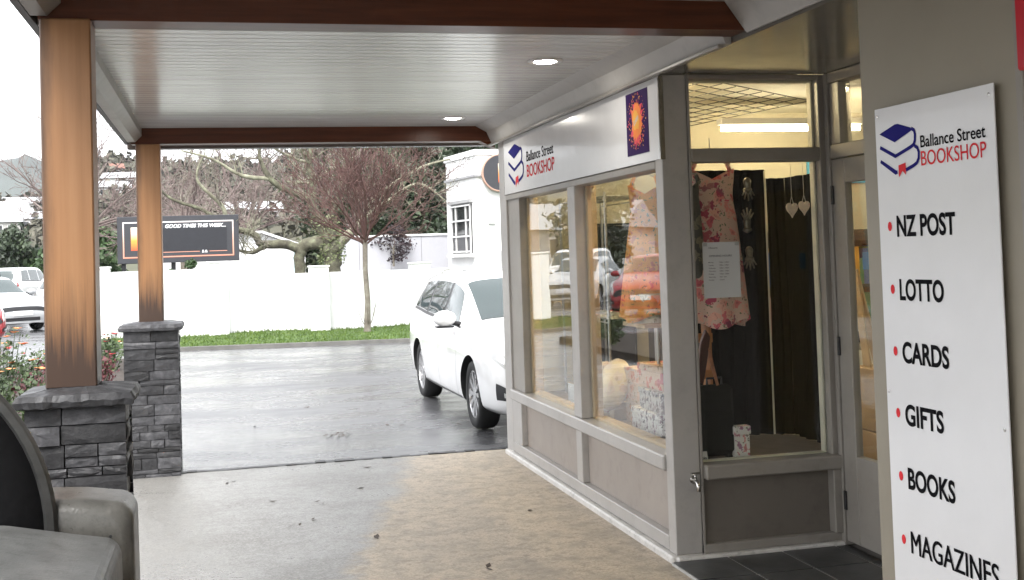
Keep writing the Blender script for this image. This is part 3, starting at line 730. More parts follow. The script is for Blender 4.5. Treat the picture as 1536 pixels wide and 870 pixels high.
hand_orn(2.835, 6.02, 1.98, 'upper silver hand ornament beside the pink dress', True)
hand_orn(2.825, 6.02, 1.76, 'middle silver hand ornament with raised fingers beside the pink dress', False)
hand_orn(2.83, 6.02, 1.60, 'lower silver hand ornament beside the paper notice', True)
# hearts
HEARTM = floral('cream_heart_print', (.70, .58, .48), [(.6, .3, .28), (.55, .42, .36)], (.45, .40, .30), 40, .3)
def heart(x, y, z, s, lab, topz):
    t = thing('heart_ornament', lab, 'ornament', (x, y, z), group='hanging heart ornaments')
    ps = []
    for k in range(40):
        a = 2 * math.pi * k / 40; ps.append((s * 16 * math.sin(a) ** 3 / 17 * .82, s * (13 * math.cos(a) - 5 * math.cos(2 * a) - 2 * math.cos(3 * a) - math.cos(4 * a)) / 17 * 1.1))
    MB().prism([(x + p[0], z + p[1]) for p in ps], 1, y - .006, y + .006).build('heart', HEARTM, t, bevel=.002)
    MB().tube([(x - .012, y, z + s * .5), (x, y, z + s * 1.6), (x, y, topz)], .0016, 5).build('cord', plain('pale_cord', (.5, .45, .4), .8), t)
    MB().tube([(x + .012, y, z + s * .5), (x, y, z + s * 1.6)], .0016, 5).build('cord', plain('pale_cord', (.5, .45, .4), .8), t)
heart(3.062, 5.95, 1.835, .044, 'cream heart hanging on a cord, left one of the pair', 2.09)
heart(3.136, 5.95, 1.845, .042, 'cream heart hanging on a cord, right one of the pair', 2.09)
# gift boxes and other goods
BOXA = floral('white_floral_board', (.74, .70, .64), [(.55, .14, .18), (.70, .30, .28), (.40, .20, .30)], (.22, .20, .16), 22, .36, .5)
BOXB = floral('red_floral_board', (.70, .55, .42), [(.60, .16, .10), (.72, .36, .22), (.78, .55, .40)], (.40, .26, .14), 16, .55, .5)
BOXC = floral('black_floral_board', (.70, .68, .64), [(.10, .09, .10), (.22, .12, .16), (.40, .30, .30)], (.08, .09, .07), 26, .42, .5)
BOXD = floral('dark_sprig_board', (.50, .48, .44), [(.05, .05, .05), (.12, .07, .08), (.25, .2, .2)], (.05, .05, .04), 24, .5, .5)
BOXR = floral('rose_board', (.66, .46, .32), [(.55, .07, .06), (.62, .20, .12), (.45, .05, .06)], (.25, .16, .08), 14, .6, .5)
def gift(c, sx, sy, sz, rz, m, lab, bag=False):
    t = thing('gift_bag' if bag else 'gift_box', lab, 'gift bag' if bag else 'box', c, rz, 'patterned gift boxes in the window')
    pbox('body', m, t, -sx / 2, sx / 2, -sy / 2, sy / 2, 0, sz * (1 if bag else .72), .004, True)
    if bag:
        for y in (-sy * .3, sy * .3): MB().tube([(-sx * .2, y, sz), (-sx * .15, y, sz + .06), (sx * .15, y, sz + .06), (sx * .2, y, sz)], .004, 6).build('handle', LIN, t, local=True)
    else: pbox('lid', m, t, -sx / 2 - .006, sx / 2 + .006, -sy / 2 - .006, sy / 2 + .006, sz * .725, sz, .004, True)
    return t
gift((2.63, 7.02, .502), .14, .50, .135, .02, BOXC, 'white gift box with dark sprigs lying lowest beside the corner post')
gift((2.65, 6.99, .637), .14, .42, .13, -.03, BOXD, 'black and white sprigged gift box stacked on the lowest box')
gift((2.71, 7.44, .502), .16, .27, .36, .06, BOXB, 'tall red and cream floral gift box, tallest in the side window')
gift((2.69, 7.06, .767), .16, .38, .15, .05, BOXR, 'red rose gift box at the top of the stack in the side window')
gift((2.60, 8.10, .502), .15, .24, .20, .0, BOXA, 'pale floral gift box by the pine lining of the middle mullion')
gift((2.64, 8.02, .702), .14, .28, .14, .1, BOXB, 'beige gift box on top of the pale box near the mullion')
gift((2.72, 5.985, .502), .085, .05, .17, .0, BOXA, 'small upright rose print box standing in the front window')
gift((2.56, 6.14, 1.355), .11, .11, .14, .1, BOXA, 'cream floral card box on the orange crate', False)
# cream oval dish tilted up
ds = thing('oval_dish', 'cream oval dish with a shell pattern tilted up in the side window', 'dish', (2.60, 7.66, .60))
dm = floral('shell_pattern_ceramic', (.80, .68, .46), [(.72, .5, .28), (.75, .62, .5)], (.74, .6, .36), 7, .45, .3)
o = MB().lathe([(0, 0), (.12, .006), (.185, .02), (.20, .035), (.205, .05), (.20, .10), (.17, .14), (0, .145)], (0, 0, 0), n=36).build('bowl', dm, ds, smooth=True, local=True)
o.scale = (.62, .88, .62); o.rotation_euler = (R(66), R(0), R(-62)); o.location = (0, 0, .12)
o = MB().box(-.05, .05, -.05, .05, -.098, .02).build('stand', LIN, ds, local=True, bevel=.004)
# flower pot basket below the orange dress
pt = thing('fabric_basket', 'cream basket with a leafy print hanging below the orange dress', 'basket', (2.56, 6.84, 1.2))
MB().lathe([(0, 0), (.085, 0), (.10, .165), (.108, .165), (.108, .178), (.094, .178), (.08, .01), (0, .01)], (2.56, 6.84, 1.195), n=28).build('bowl', floral('leafy_basket', (.62, .56, .38), [(.30, .32, .18), (.36, .28, .16)], (.20, .20, .10), 20, .38), pt, smooth=True, ang=40)
pbox('shelf', LIN, pt, 2.44, 2.68, 6.66, 7.05, 1.172, 1.194)
MB().tube([(2.66, 7.03, .502), (2.66, 7.03, 1.173)], .010, 8).build('leg', STEEL, pt); MB().tube([(2.66, 6.69, .502), (2.66, 6.69, 1.173)], .010, 8).build('leg', STEEL, pt)
# orange crate, dark suitcase, leather bag, price card
cr_ = thing('orange_crate', 'orange timber crate standing tall behind the corner post', 'crate', (2.56, 6.14, .5))
WOODO = plain('orange_pine', (.50, .20, .06), .5, var=.15, scale=6)
for z in (.52, .72, .92, 1.12, 1.30): pbox('slat', WOODO, cr_, 2.50, 2.62, 6.08, 6.095, z, z + .05)
for x in (2.50, 2.605): pbox('upright', WOODO, cr_, x, x + .015, 6.096, 6.20, .503, 1.354)
pbox('top', WOODO, cr_, 2.50, 2.62, 6.08, 6.20, 1.3405, 1.354)
sc_ = thing('dark_suitcase', 'dark olive suitcase standing upright in the front window', 'suitcase', (2.59, 6.05, .5))
OLIVE = plain('dark_olive_cloth', (.008, .0085, .006), .8, var=.2, scale=30, spec=.1)
pbox('shell', OLIVE, sc_, 2.497, 2.697, 5.99, 6.07, .512, .895, .025); pbox('pocket', OLIVE, sc_, 2.515, 2.68, 5.976, 5.991, .54, .76, .006)
for x in (2.53, 2.665): pbox('foot', BLACKM, sc_, x - .012, x + .012, 6.0, 6.06, .502, .513)
MB().tube([(2.555, 6.03, .893), (2.555, 6.03, .93), (2.64, 6.03, .93), (2.64, 6.03, .893)], .007, 6).build('handle', BLACKM, sc_)
bg_ = thing('leather_strap_bag', 'brown leather bag with a tan strap hanging over the suitcase', 'bag', (2.53, 6.0, .92))
LEA = plain('brown_leather', (.10, .03, .02), .4, var=.25, scale=14); TANL = plain('tan_strap', (.42, .16, .07), .45, var=.3, scale=30)
MB().prism([(2.47, .93), (2.505, .91), (2.53, 1.02), (2.555, 1.16), (2.53, 1.20), (2.50, 1.13)], 1, 5.955, 5.985).build('body', LEA, bg_, bevel=.004)
MB().tube([(2.545, 5.96, 1.10), (2.555, 5.955, 1.02), (2.585, 5.955, .90)], [.009, .010, .008], 6).build('strap', TANL, bg_)
pc = thing('price_card', 'tiny white card at the bottom left of the front window', 'card', (2.47, 5.95, .503))
MB().prism([(5.945, .503), (5.975, .503), (5.960, .552)], 0, 2.44, 2.51).build('card', WHITEP, pc)
letters('Thanks', 'lettering', INK, pc, (2.447, 5.9455, .513), uF, Vector((0, .29, .957)), .055, .015, .02, .001)
# little white cards in the far side window
for k, (y, w, h, lab) in enumerate(((8.62, .16, .14, 'small white picture card in the far side window, farther from the mullion'), (8.28, .20, .20, 'larger white picture card in the far side window beside the mullion'))):
    t = thing('picture_card', lab, 'card', (2.56, y, .503), group='white picture cards in the far side window')
    pbox('card', floral('card_print%d' % k, (.72, .72, .70), [(.35, .42, .5), (.5, .5, .5)], (.6, .6, .6), 30, .3), t, 2.555, 2.561, y - w / 2, y + w / 2, .503, .503 + h)
    pbox('foot', WHITET, t, 2.5615, 2.61, y - .02, y + .02, .503, .508)
# wire shelving inside
wr = thing('wire_shelving', 'tall chrome wire shelving behind the far side window', 'shelving', (3.1, 8.9, .06))
for (x, y) in ((2.70, 8.10), (2.70, 9.25), (3.05, 8.10), (3.05, 9.25)): MB().tube([(x, y, .503), (x, y, 2.06)], .011, 8).build('upright', STEEL, wr)
for z in (1.15, 2.03):
    for x in (2.70, 3.05): MB().tube([(x, 8.10, z), (x, 9.25, z)], .006, 6).build('rail', STEEL, wr); MB().tube([(x, 8.10, z - .03), (x, 9.25, z - .03)], .005, 6).build('rail', STEEL, wr)
    for y in (8.10, 9.25): MB().tube([(2.70, y, z), (3.05, y, z)], .006, 6).build('rail', STEEL, wr)
    for k in range(16): MB().tube([(2.70, 8.15 + .07 * k, z), (3.05, 8.15 + .07 * k, z)], .0025, 5).build('shelf_wire', STEEL, wr)
scn = thing('added_backdrop', 'dark backdrop screen added behind the wire shelving to darken the view inside', 'screen', (3.1, 9.3, .5))  # added dark sheet: darkens the interior so the window reflections stand out
pbox('cloth', plain('backdrop_charcoal', (.02, .02, .021), .9, spec=.1), scn, 2.86, 3.33, 9.33, 9.345, .53, 1.84)
for x in (2.845, 3.332): pbox('upright', BLACKM, scn, x, x + .014, 9.325, 9.35, .503, 1.86)
pbox('top_bar', BLACKM, scn, 2.86, 3.331, 9.325, 9.35, 1.842, 1.86)
# a second dark hanging and shelves deeper in
sh = thing('dark_bookcase', 'dark brown bookcase with rows of books seen through the side window', 'bookcase', (4.8, 9.1, .06))
DKW = plain('dark_wood', (.05, .035, .025), .5, var=.2)
pbox('back', DKW, sh, 3.5, 6.4, 9.36, 9.385, .06, 1.75)
for z in (.06, .45, .85, 1.25, 1.65): pbox('shelf', DKW, sh, 3.5, 6.4, 9.10, 9.359, z, z + .03)
for x in (3.47, 4.95, 6.4): pbox('side', DKW, sh, x, x + .029, 9.10, 9.385, .06, 1.75)
rbk = random.Random(5)
bcols = [plain('book_cloth_%d' % i, c, .6) for i, c in enumerate(((.45, .06, .05), (.06, .14, .36), (.60, .52, .36), (.08, .22, .12), (.70, .68, .62), (.55, .30, .05)))]
bkid = 0
for z in (.48, .88, 1.28):
    x = 3.52
    while x < 6.3:
        w = rbk.uniform(.03, .07); h = rbk.uniform(.22, .33)
        if not (4.93 < x + w and x < 4.99) and rbk.random() < .9:
            bk = pbox('book', rbk.choice(bcols), sh, x, x + w - .003, 9.14, 9.34, z + .001, z + h)
        x += w
# things seen through the door
ct = [thing('cardboard_carton', lab, 'carton', (4.25, 6.7, z), group='cartons inside the door') for z, lab in ((.056, 'lower brown carton seen through the door glass'), (.45, 'upper brown carton seen through the door glass'))]
CARD = plain('kraft_board', (.36, .25, .15), .7, var=.1)
for t, z in zip(ct, (.056, .456)):
    pbox('body', CARD, t, 3.95, 4.6, 6.45, 6.95, z, z + .39, .004); pbox('tape', LIN, t, 4.25, 4.30, 6.448, 6.952, z + .388, z + .393)
lt = thing('folding_easel', 'pale timber easel leaning inside the door', 'easel', (4.0, 6.9, .06))
for (a, b) in (((4.0, 6.95, 1.46), (4.02, 6.72, .06)), ((4.0, 6.95, 1.46), (4.35, 7.0, .06))): MB().tube([a, b], .03, 4).build('leg', LIN, lt)
bs = tag(MB().box(3.250, 3.258, 5.50, 5.56, 1.50, 1.59).build('blue_door_sticker', plain('blue_plastic', (.06, .30, .55), .4), bevel=.001), 'small blue square card behind the door glass', 'sticker')
bs.location = (0, 0, 0)

# ------------------------------------------------------------------ cars
def interp(tbl, x):
    if x <= tbl[0][0]: return tbl[0][1]
    for (a, b), (c, d), k in zip(tbl, tbl[1:], range(len(tbl))):
        if x <= c:
            # monotone-ish cubic (catmull-rom, limited)
            p0 = tbl[max(k - 1, 0)]; p3 = tbl[min(k + 2, len(tbl) - 1)]
            m1 = (d - p0[1]) / max(1e-6, c - p0[0]) if k > 0 else (d - b) / (c - a)
            m2 = (p3[1] - b) / max(1e-6, p3[0] - a) if k + 2 < len(tbl) else (d - b) / (c - a)
            sl = (d - b) / (c - a)
            def lim(m): return 0 if m * sl <= 0 else (max(-3 * abs(sl), min(3 * abs(sl), m)))
            m1, m2 = lim(m1), lim(m2); h = c - a; t = (x - a) / h
            return (2*t**3-3*t**2+1)*b + (t**3-2*t**2+t)*h*m1 + (-2*t**3+3*t**2)*d + (t**3-t**2)*h*m2
    return tbl[-1][1]
WAGON = dict(L=4.78, fw=.94, wb=2.70, wr=.325,
    top=[(0,.56),(.04,.66),(.16,.755),(.45,.84),(.95,.935),(1.22,.985),(1.42,1.09),(1.95,1.375),(2.25,1.445),(2.8,1.475),(3.5,1.465),(4.1,1.42),(4.36,1.36),(4.52,1.18),(4.66,.98),(4.74,.80),(4.78,.62)],
    belt=[(0,.52),(.16,.68),(.5,.79),(1.2,.885),(2.0,.925),(3.2,.965),(4.1,1.01),(4.6,.90),(4.78,.58)],
    wid=[(0,.60),(.06,.70),(.2,.80),(.5,.865),(1.0,.89),(2.4,.895),(3.8,.89),(4.3,.86),(4.6,.80),(4.78,.70)],
    bot=[(0,.24),(.3,.20),(1.3,.19),(3.4,.20),(4.4,.26),(4.78,.34)], roofw=.63,
    wins=[(1.62, 2.33), (2.42, 3.22), (3.30, 4.05)], ws=(1.30, 1.98), rw=(4.36, 4.60))
HATCH = dict(L=4.15, fw=.84, wb=2.55, wr=.30,
    top=[(0,.55),(.05,.68),(.2,.78),(.5,.88),(.95,.97),(1.15,1.02),(1.35,1.12),(1.9,1.40),(2.3,1.48),(2.9,1.49),(3.5,1.43),(3.8,1.30),(3.98,1.0),(4.08,.80),(4.15,.6)],
    belt=[(0,.50),(.2,.70),(.5,.82),(1.2,.91),(2.4,.95),(3.5,1.0),(3.95,.90),(4.15,.55)],
    wid=[(0,.58),(.08,.70),(.3,.80),(.7,.84),(2.2,.85),(3.4,.845),(3.9,.80),(4.15,.68)],
    bot=[(0,.24),(.3,.2),(3.5,.2),(4.15,.3)], roofw=.60, wins=[(1.5, 2.25), (2.34, 3.05), (3.12, 3.5)], ws=(1.22, 1.92), rw=(3.66, 3.95))
SEDAN = dict(L=4.6, fw=.92, wb=2.65, wr=.31,
    top=[(0,.55),(.05,.66),(.2,.76),(.5,.84),(1.0,.93),(1.3,.98),(1.5,1.08),(2.05,1.37),(2.5,1.45),(3.0,1.44),(3.4,1.36),(3.85,1.12),(4.05,1.04),(4.4,1.0),(4.54,.86),(4.6,.6)],
    belt=[(0,.50),(.2,.69),(.5,.79),(1.3,.89),(2.4,.93),(3.6,.97),(4.3,.94),(4.6,.55)],
    wid=[(0,.60),(.08,.72),(.3,.82),(.8,.87),(2.4,.88),(3.8,.87),(4.3,.83),(4.6,.70)],
    bot=[(0,.24),(.3,.2),(3.8,.2),(4.6,.32)], roofw=.60, wins=[(1.65, 2.40), (2.48, 3.25), (3.30, 3.6)], ws=(1.38, 2.05), rw=(3.35, 3.85))
SUVC = dict(L=4.6, fw=.88, wb=2.65, wr=.35,
    top=[(0,.65),(.05,.82),(.2,.95),(.5,1.02),(1.0,1.08),(1.2,1.12),(1.35,1.22),(1.8,1.58),(2.2,1.68),(3.0,1.70),(3.9,1.66),(4.25,1.55),(4.4,1.2),(4.52,.95),(4.6,.7)],
    belt=[(0,.58),(.2,.84),(.5,.94),(1.2,1.02),(2.4,1.06),(3.9,1.1),(4.4,1.0),(4.6,.65)],
    wid=[(0,.66),(.08,.78),(.3,.86),(.8,.90),(2.4,.91),(3.8,.90),(4.3,.87),(4.6,.76)],
    bot=[(0,.32),(.3,.28),(3.8,.28),(4.6,.38)], roofw=.68, wins=[(1.5, 2.3), (2.38, 3.2), (3.28, 4.0)], ws=(1.24, 1.82), rw=(4.24, 4.42))
CGL, cnt, cb, co = nodes('car_glass'); cb.inputs['Base Color'].default_value = (.028, .045, .045, 1); cb.inputs['Roughness'].default_value = .03; cb.inputs['Specular IOR Level'].default_value = .8
TYRE = plain('tyre_rubber', (.012, .012, .012), .75, var=.2, scale=30)
RIM = plain('alloy_rim', (.50, .50, .51), .28, metal=.85)
LENSM = plain('headlamp_lens', (.50, .50, .49), .08, coat=.8); LAMPR = plain('tail_lamp', (.35, .01, .01), .12); SEAM = plain('panel_gap', (.05, .05, .05), .7)
def carpaint(name, c, metal=0.0):
    m, nt, b, o = nodes(name); b.inputs['Base Color'].default_value = (*c, 1); b.inputs['Roughness'].default_value = .32; b.inputs['Coat Weight'].default_value = 1.0; b.inputs['Coat Roughness'].default_value = .04; b.inputs['Metallic'].default_value = metal
    f = noise(nt, coords(nt, 'Object'), 3, 4); nt.links.new(ramp(nt, f, [(.3, [x * .93 for x in c]), (.7, c)]), b.inputs['Base Color']); return m
def car(spec, paint, label, loc, rz, group=None, hi=True, plate='', name='parked_car', cat='car'):
    S = spec; L_ = S['L']; t = thing(name, label, cat, loc, rz, group)
    def sect(x):
        zt, zb, w, z0 = interp(S['top'], x), interp(S['belt'], x), interp(S['wid'], x), interp(S['bot'], x)
        zb = min(zb, zt - .02); c = max(0, min(1, (zt - zb) / .42)); c = c * c * (3 - 2 * c)
        le = lambda a, b: a + (b - a) * c
        return [(0, z0), (w * .86, z0), (w * .965, z0 + .07), (w, z0 + .42 * (zb - z0)), (w * .985, z0 + .78 * (zb - z0)), (le(w * .93, w * .94), zb),
                (le(w * .80, S['roofw'] + .035), le(zt - .025, zt - .095)), (le(w * .55, S['roofw'] * .82), le(zt - .008, zt - .022)), (0, zt)]
    def surf(x, u):
        """u 0..8 along the half section"""
        P_ = sect(x); k = min(7, int(u)); f_ = u - k
        p0 = P_[max(k - 1, 0)]; p1 = P_[k]; p2 = P_[k + 1]; p3 = P_[min(k + 2, 8)]
        if k == 0: return (p1[0] + (p2[0] - p1[0]) * f_, p1[1] + (p2[1] - p1[1]) * f_)
        if k == 7: p3 = (-p1[0], p1[1])
        out = []
        for i in (0, 1):
            m1 = (p2[i] - p0[i]) * .42; m2 = (p3[i] - p1[i]) * .42
            if k == 1: m1 = (p2[i] - p1[i])
            h = f_; out.append((2*h**3-3*h**2+1)*p1[i] + (h**3-2*h**2+h)*m1 + (-2*h**3+3*h**2)*p2[i] + (h**3-h**2)*m2)
        return tuple(out)
    def P3(x, u, s): y, z = surf(x, u); return Vector((S['fw'] - x + S['wb'] / 2 - 0, y * s, z))     # local: +x forward, origin mid-wheelbase
    nx, nu = (88, 32) if hi else (44, 16)
    xs = [L_ * (.5 - .5 * math.cos(math.pi * i / nx)) * .35 + L_ * i / nx * .65 for i in range(nx + 1)]
    body = MB(); v = []; f = []
    for x in xs:
        half = [P3(x, 8 * j / nu, 1) for j in range(nu + 1)]
        ring = half + [Vector((p.x, -p.y, p.z)) for p in half[-2:0:-1]]; v += ring
    n = 2 * nu
    for i in range(nx):
        for k in range(n): f.append((i * n + k, i * n + (k + 1) % n, (i + 1) * n + (k + 1) % n, (i + 1) * n + k))
    f.append(tuple(range(n))[::-1]); f.append(tuple(nx * n + k for k in range(n)))
    bo = body.add(v, f).build('body', [paint, TYRE], t, smooth=True, local=True)
    # wheel arches
    cut = MB()
    for ax in (S['wb'] / 2, -S['wb'] / 2):
        for s in (-1, 1): 
            ya, yb = (.55, 1.1) if s > 0 else (-1.1, -.55)
            cut.lathe([(0, ya), (S['wr'] + .045, ya), (S['wr'] + .045, yb), (0, yb)], (ax, 0, S['wr']), 'Y', 40 if hi else 20, 1)
    cm = bpy.data.meshes.new('cut'); cm.from_pydata(cut.v, [], cut.f); cm.materials.append(paint); cm.materials.append(TYRE); cm.polygons.foreach_set('material_index', cut.mi)
    b3 = bmesh.new(); b3.from_mesh(cm); bmesh.ops.remove_doubles(b3, verts=b3.verts, dist=1e-5); bmesh.ops.recalc_face_normals(b3, faces=b3.faces); b3.to_mesh(cm); b3.free()
    cobj = bpy.data.objects.new('cut', cm); COL.objects.link(cobj); bo.parent = None
    md = bo.modifiers.new('b', 'BOOLEAN'); md.object = cobj; md.operation = 'DIFFERENCE'; md.solver = 'EXACT'
    bpy.context.view_layer.update()
    me = bpy.data.meshes.new_from_object(bo.evaluated_get(bpy.context.evaluated_depsgraph_get()))
    bo.modifiers.clear(); bo.data = me; me.name = 'body'; me.polygons.foreach_set('use_smooth', [True] * len(me.polygons)); me.set_sharp_from_angle(angle=R(38))
    bpy.data.objects.remove(cobj); bo.parent = t
    def patch(name_, m, x0, x1, u0, u1, s, off=.006, a=10, b=8, skew=0.0, par=None, both=False, slant=None):
        mb = MB(); v = []; f = []
        us = [u0 + (u1 - u0) * j / b for j in range(b + 1)]
        for i in range(a + 1):
            for u in us:
                x = x0 + (x1 - x0) * i / a
                if slant:       # per-edge lean of the outline in x
                    x += (slant[0] * (1 - i / a) + slant[1] * (i / a)) * (u - u0) / (u1 - u0)
                x = max(.002, min(L_ - .002, x)); p = P3(x, u, s); e = .004
                dx = P3(min(x + e, L_), u, s) - P3(max(x - e, 0), u, s); du = P3(x, min(u + .02, 8), s) - P3(x, max(u - .02, 0), s)
                nn = dx.cross(du); nn = nn.normalized() if nn.length > 1e-9 else Vector((0, s, 0))
                c_ = Vector((p.x * .9, 0, .6)); 
                if nn.dot(p - c_) < 0: nn = -nn
                v.append(p + nn * off)
        for i in range(a):
            for j in range(b): f.append((i * (b + 1) + j, (i + 1) * (b + 1) + j, (i + 1) * (b + 1) + j + 1, i * (b + 1) + j + 1))
        return mb.add(v, f).build(name_, m, par or t, smooth=True, local=True)
    def full(name_, m, x0, x1, u0, off=.006, a=10, b=8):       # across the centre line
        mb = MB(); v = []; f = []; row = 2 * b + 1
        for i in range(a + 1):
            x = x0 + (x1 - x0) * i / a; e = .004
            for q in range(row):
                s = 1 if q <= b else -1; u = u0 + (8 - u0) * (q / b if q <= b else (2 * b - q) / b)
                p = P3(x, u, s); dx = P3(min(x + e, L_), u, s) - P3(max(x - e, 0), u, s); du = P3(x, min(u + .02, 8), s) - P3(x, max(u - .02, 0), s)
                nn = dx.cross(du); nn = nn.normalized() if nn.length > 1e-9 else Vector((0, 0, 1))
                if nn.dot(p - Vector((p.x - (.0), 0, .5))) < 0: nn = -nn
                v.append(p + nn * off)
        for i in range(a):
            for q in range(row - 1): f.append((i * row + q, (i + 1) * row + q, (i + 1) * row + q + 1, i * row + q + 1))
        return mb.add(v, f).build(name_, m, t, smooth=True, local=True)
    full('windscreen', CGL, S['ws'][0], S['ws'][1], 6.28); full('rear_window', CGL, S['rw'][0], S['rw'][1], 6.5)
    for s in (-1, 1):
        nw = len(S['wins'])
        for k, (x0, x1) in enumerate(S['wins']):
            sl = (.30 if k == 0 else .02, -.16 if k == nw - 1 else .02)
            patch('side_window', CGL, x0, x1, 5.16, 5.90, s, .005, 8, 6, slant=sl)
        if hi:
            for (xa, xb) in ((S['wins'][0][1], S['wins'][1][0]), (S['wins'][1][1], S['wins'][2][0])): patch('pillar_trim', BLACKM, xa - .01, xb + .01, 5.14, 5.92, s, .003, 3, 6, slant=(.02, .02))
        patch('window_trim', BLACKM, S['wins'][0][0] - .12, S['wins'][-1][1] + .04, 5.05, 5.14, s, .004, 20, 2)
        # head lamps, tail lamps, lower grille corner, sill, handles, mirror, gaps
        patch('headlight', LENSM, .055, .50, 4.55, 5.45, s, .008, 10, 5, slant=(.02, .12))
        patch('lamp_unit', CHROME, .13, .25, 4.75, 5.2, s, .010, 4, 4)
        patch('tail_light', LAMPR, L_ - .28, L_ - .08, 4.3, 5.2, s, .008, 6, 4)
        patch('fog_lamp_recess', BLACKM, .012, .20, 2.55, 3.45, s, .007, 6, 5)
        patch('fog_lamp', LENSM, .045, .11, 2.8, 3.15, s, .012, 4, 4)
        if hi:
            for xx in (S['wins'][0][0] - .14, S['wins'][0][1] + .045, S['wins'][1][1] + .04):
                patch('door_gap', SEAM, xx, xx + .006, 2.1, 5.05, s, .0015, 1, 14)
            for xx in (2.18, 3.08): patch('door_handle', paint, xx, xx + .17, 4.30, 4.50, s, .028, 5, 3)
            patch('sill_line', SEAM, S['fw'] + .42, S['fw'] + S['wb'] - .42, 1.95, 2.02, s, .002, 16, 1)
        xm = S['wins'][0][0] - .02; pm = P3(xm, 5.25, s)
        mo = MB().lathe([(0, -.05), (.07, -.042), (.10, -.01), (.098, .03), (.075, .055), (0, .06)], (0, 0, 0), 'X', 20).build('mirror', paint, t, smooth=True, local=True)
        mo.location = (pm.x - .0, pm.y + s * .16, pm.z + .055); mo.scale = (1.05, 1.15, .80)
        MB().tube([pm + Vector((0, -s * .03, -.02)), (pm.x, pm.y + s * .10, pm.z + .015)], [.03, .022], 8).build('mirror_arm', BLACKM, t, local=True)
        if hi: pbox('mirror_base', BLACKM, t, pm.x - .075, pm.x + .05, pm.y + s * .16 - .09, pm.y + s * .16 + .09, pm.z - .038, pm.z - .018, .008, True)
    # nose: grille, lower intake, badge bar, plate
    full('grille', BLACKM, .004, .05, 4.75, .009, 4, 6)
    mb = MB().box(L_ * 0, 1, 0, 1, 0, 1)
    xf = S['fw'] + S['wb'] / 2; zg = S['bot'][0][1]
    pbox('lower_intake', BLACKM, t, xf - .09, xf + .008, -.46, .46, zg + .045, zg + .15, .015, True)
    pbox('number_plate', WHITEP, t, xf + .004, xf + .022, -.26, .26, zg + .19, zg + .31, .003, True)
    if plate:
        letters(plate, 'plate_lettering', INK, t, Vector(loc) * 1.0, (0, 0, 1), (0, 1, 0), .42, .07, .02) if False else None
    for ax in (S['wb'] / 2, -S['wb'] / 2):
        for s in (-1, 1):
            r_ = S['wr']; wy = s * (S['wid'][3][1] - .115); w = .20
            tw_ = MB().lathe([(r_ * .66, -w * .42), (r_ * .72, -w * .5), (r_ * .93, -w * .5), (r_ * .99, -w * .36), (r_, 0), (r_ * .99, w * .36), (r_ * .93, w * .5), (r_ * .72, w * .5), (r_ * .66, w * .42)], (0, 0, 0), 'Y', 40 if hi else 20).build('wheel', TYRE, t, smooth=True, local=True)
            tw_.location = (ax, wy, r_)
            ro_ = MB()
            ro_.lathe([(r_ * .70, s * w * .44), (r_ * .66, s * w * .46), (r_ * .63, s * w * .30), (r_ * .62, -s * w * .3)], n=32 if hi else 16, axis='Y')
            for k in range(10):
                a = 2 * math.pi * k / 10; ca_, sa = math.cos(a), math.sin(a); tx = Vector((-sa, 0, ca_)); rd = Vector((ca_, 0, sa))
                q = [rd * r_ * .12 + tx * .016, rd * r_ * .12 - tx * .016, rd * r_ * .65 - tx * .024, rd * r_ * .65 + tx * .024]
                ro_.add([p + Vector((0, s * w * (.40 if i < 2 else .43), 0)) for i, p in enumerate(q)] + [p + Vector((0, s * w * .25, 0)) for p in q], [(0, 1, 2, 3), (4, 5, 6, 7), (0, 1, 5, 4), (1, 2, 6, 5), (2, 3, 7, 6), (3, 0, 4, 7)])
            ro_.lathe([(0, s * w * .44), (r_ * .17, s * w * .42), (r_ * .18, s * w * .2), (0, s * w * .2)], n=16, axis='Y')
            ro_.build('rim', RIM, tw_, local=True, smooth=True, ang=30)
            MB().lathe([(0, s * w * .02), (r_ * .62, s * w * .02)], n=20, axis='Y').build('brake_disc', BLACKM, tw_, local=True)
    if S is WAGON:
        for s in (-1, 1):
            pp = [P3(x, 7.05, s) + Vector((0, 0, .03 if 2.2 < x < 4.1 else -.004)) for x in (2.05, 2.2, 2.6, 3.2, 3.8, 4.1, 4.25)]
            MB().tube(pp, .014, 8).build('roof_rail', CHROME, t, smooth=True, local=True)
    return t
PWHITE = carpaint('white_car_paint', (.80, .80, .80)); PSILV = carpaint('silver_car_paint', (.52, .53, .54), .3); PRED = carpaint('red_car_paint', (.30, .012, .018)); PGREY = carpaint('grey_car_paint', (.20, .21, .22), .4)
car(WAGON, PWHITE, 'white station wagon parked past the end of the shop', (3.125, 12.36, 0), R(-89.2))
car(SEDAN, PSILV, 'silver sedan parked second in the row at the far left', (-6.1, 34.6, 0), R(-58), 'cars parked across the car park', False)
car(HATCH, PRED, 'red hatchback parked nearest at the far left edge', (-6.05, 28.2, 0), R(-58), 'cars parked across the car park', False)
car(SUVC, PWHITE, 'white four wheel drive parked behind the silver sedan', (-7.4, 39.5, 0), R(-58), 'cars parked across the car park', False)
car(HATCH, PSILV, 'silver hatchback parked at the end of the row, behind the near post', (-3.95, 37.6, 0), R(-62), 'cars parked across the car park', False)
car(SUVC, PGREY, 'grey four wheel drive parked farthest left of the row', (-9.6, 34.0, 0), R(-58), 'cars parked across the car park', False)
car(SUVC, PWHITE, 'white four wheel drive seen from behind, across the car park', (-8.1, 53.5, 0), R(75), 'cars parked across the car park', False)

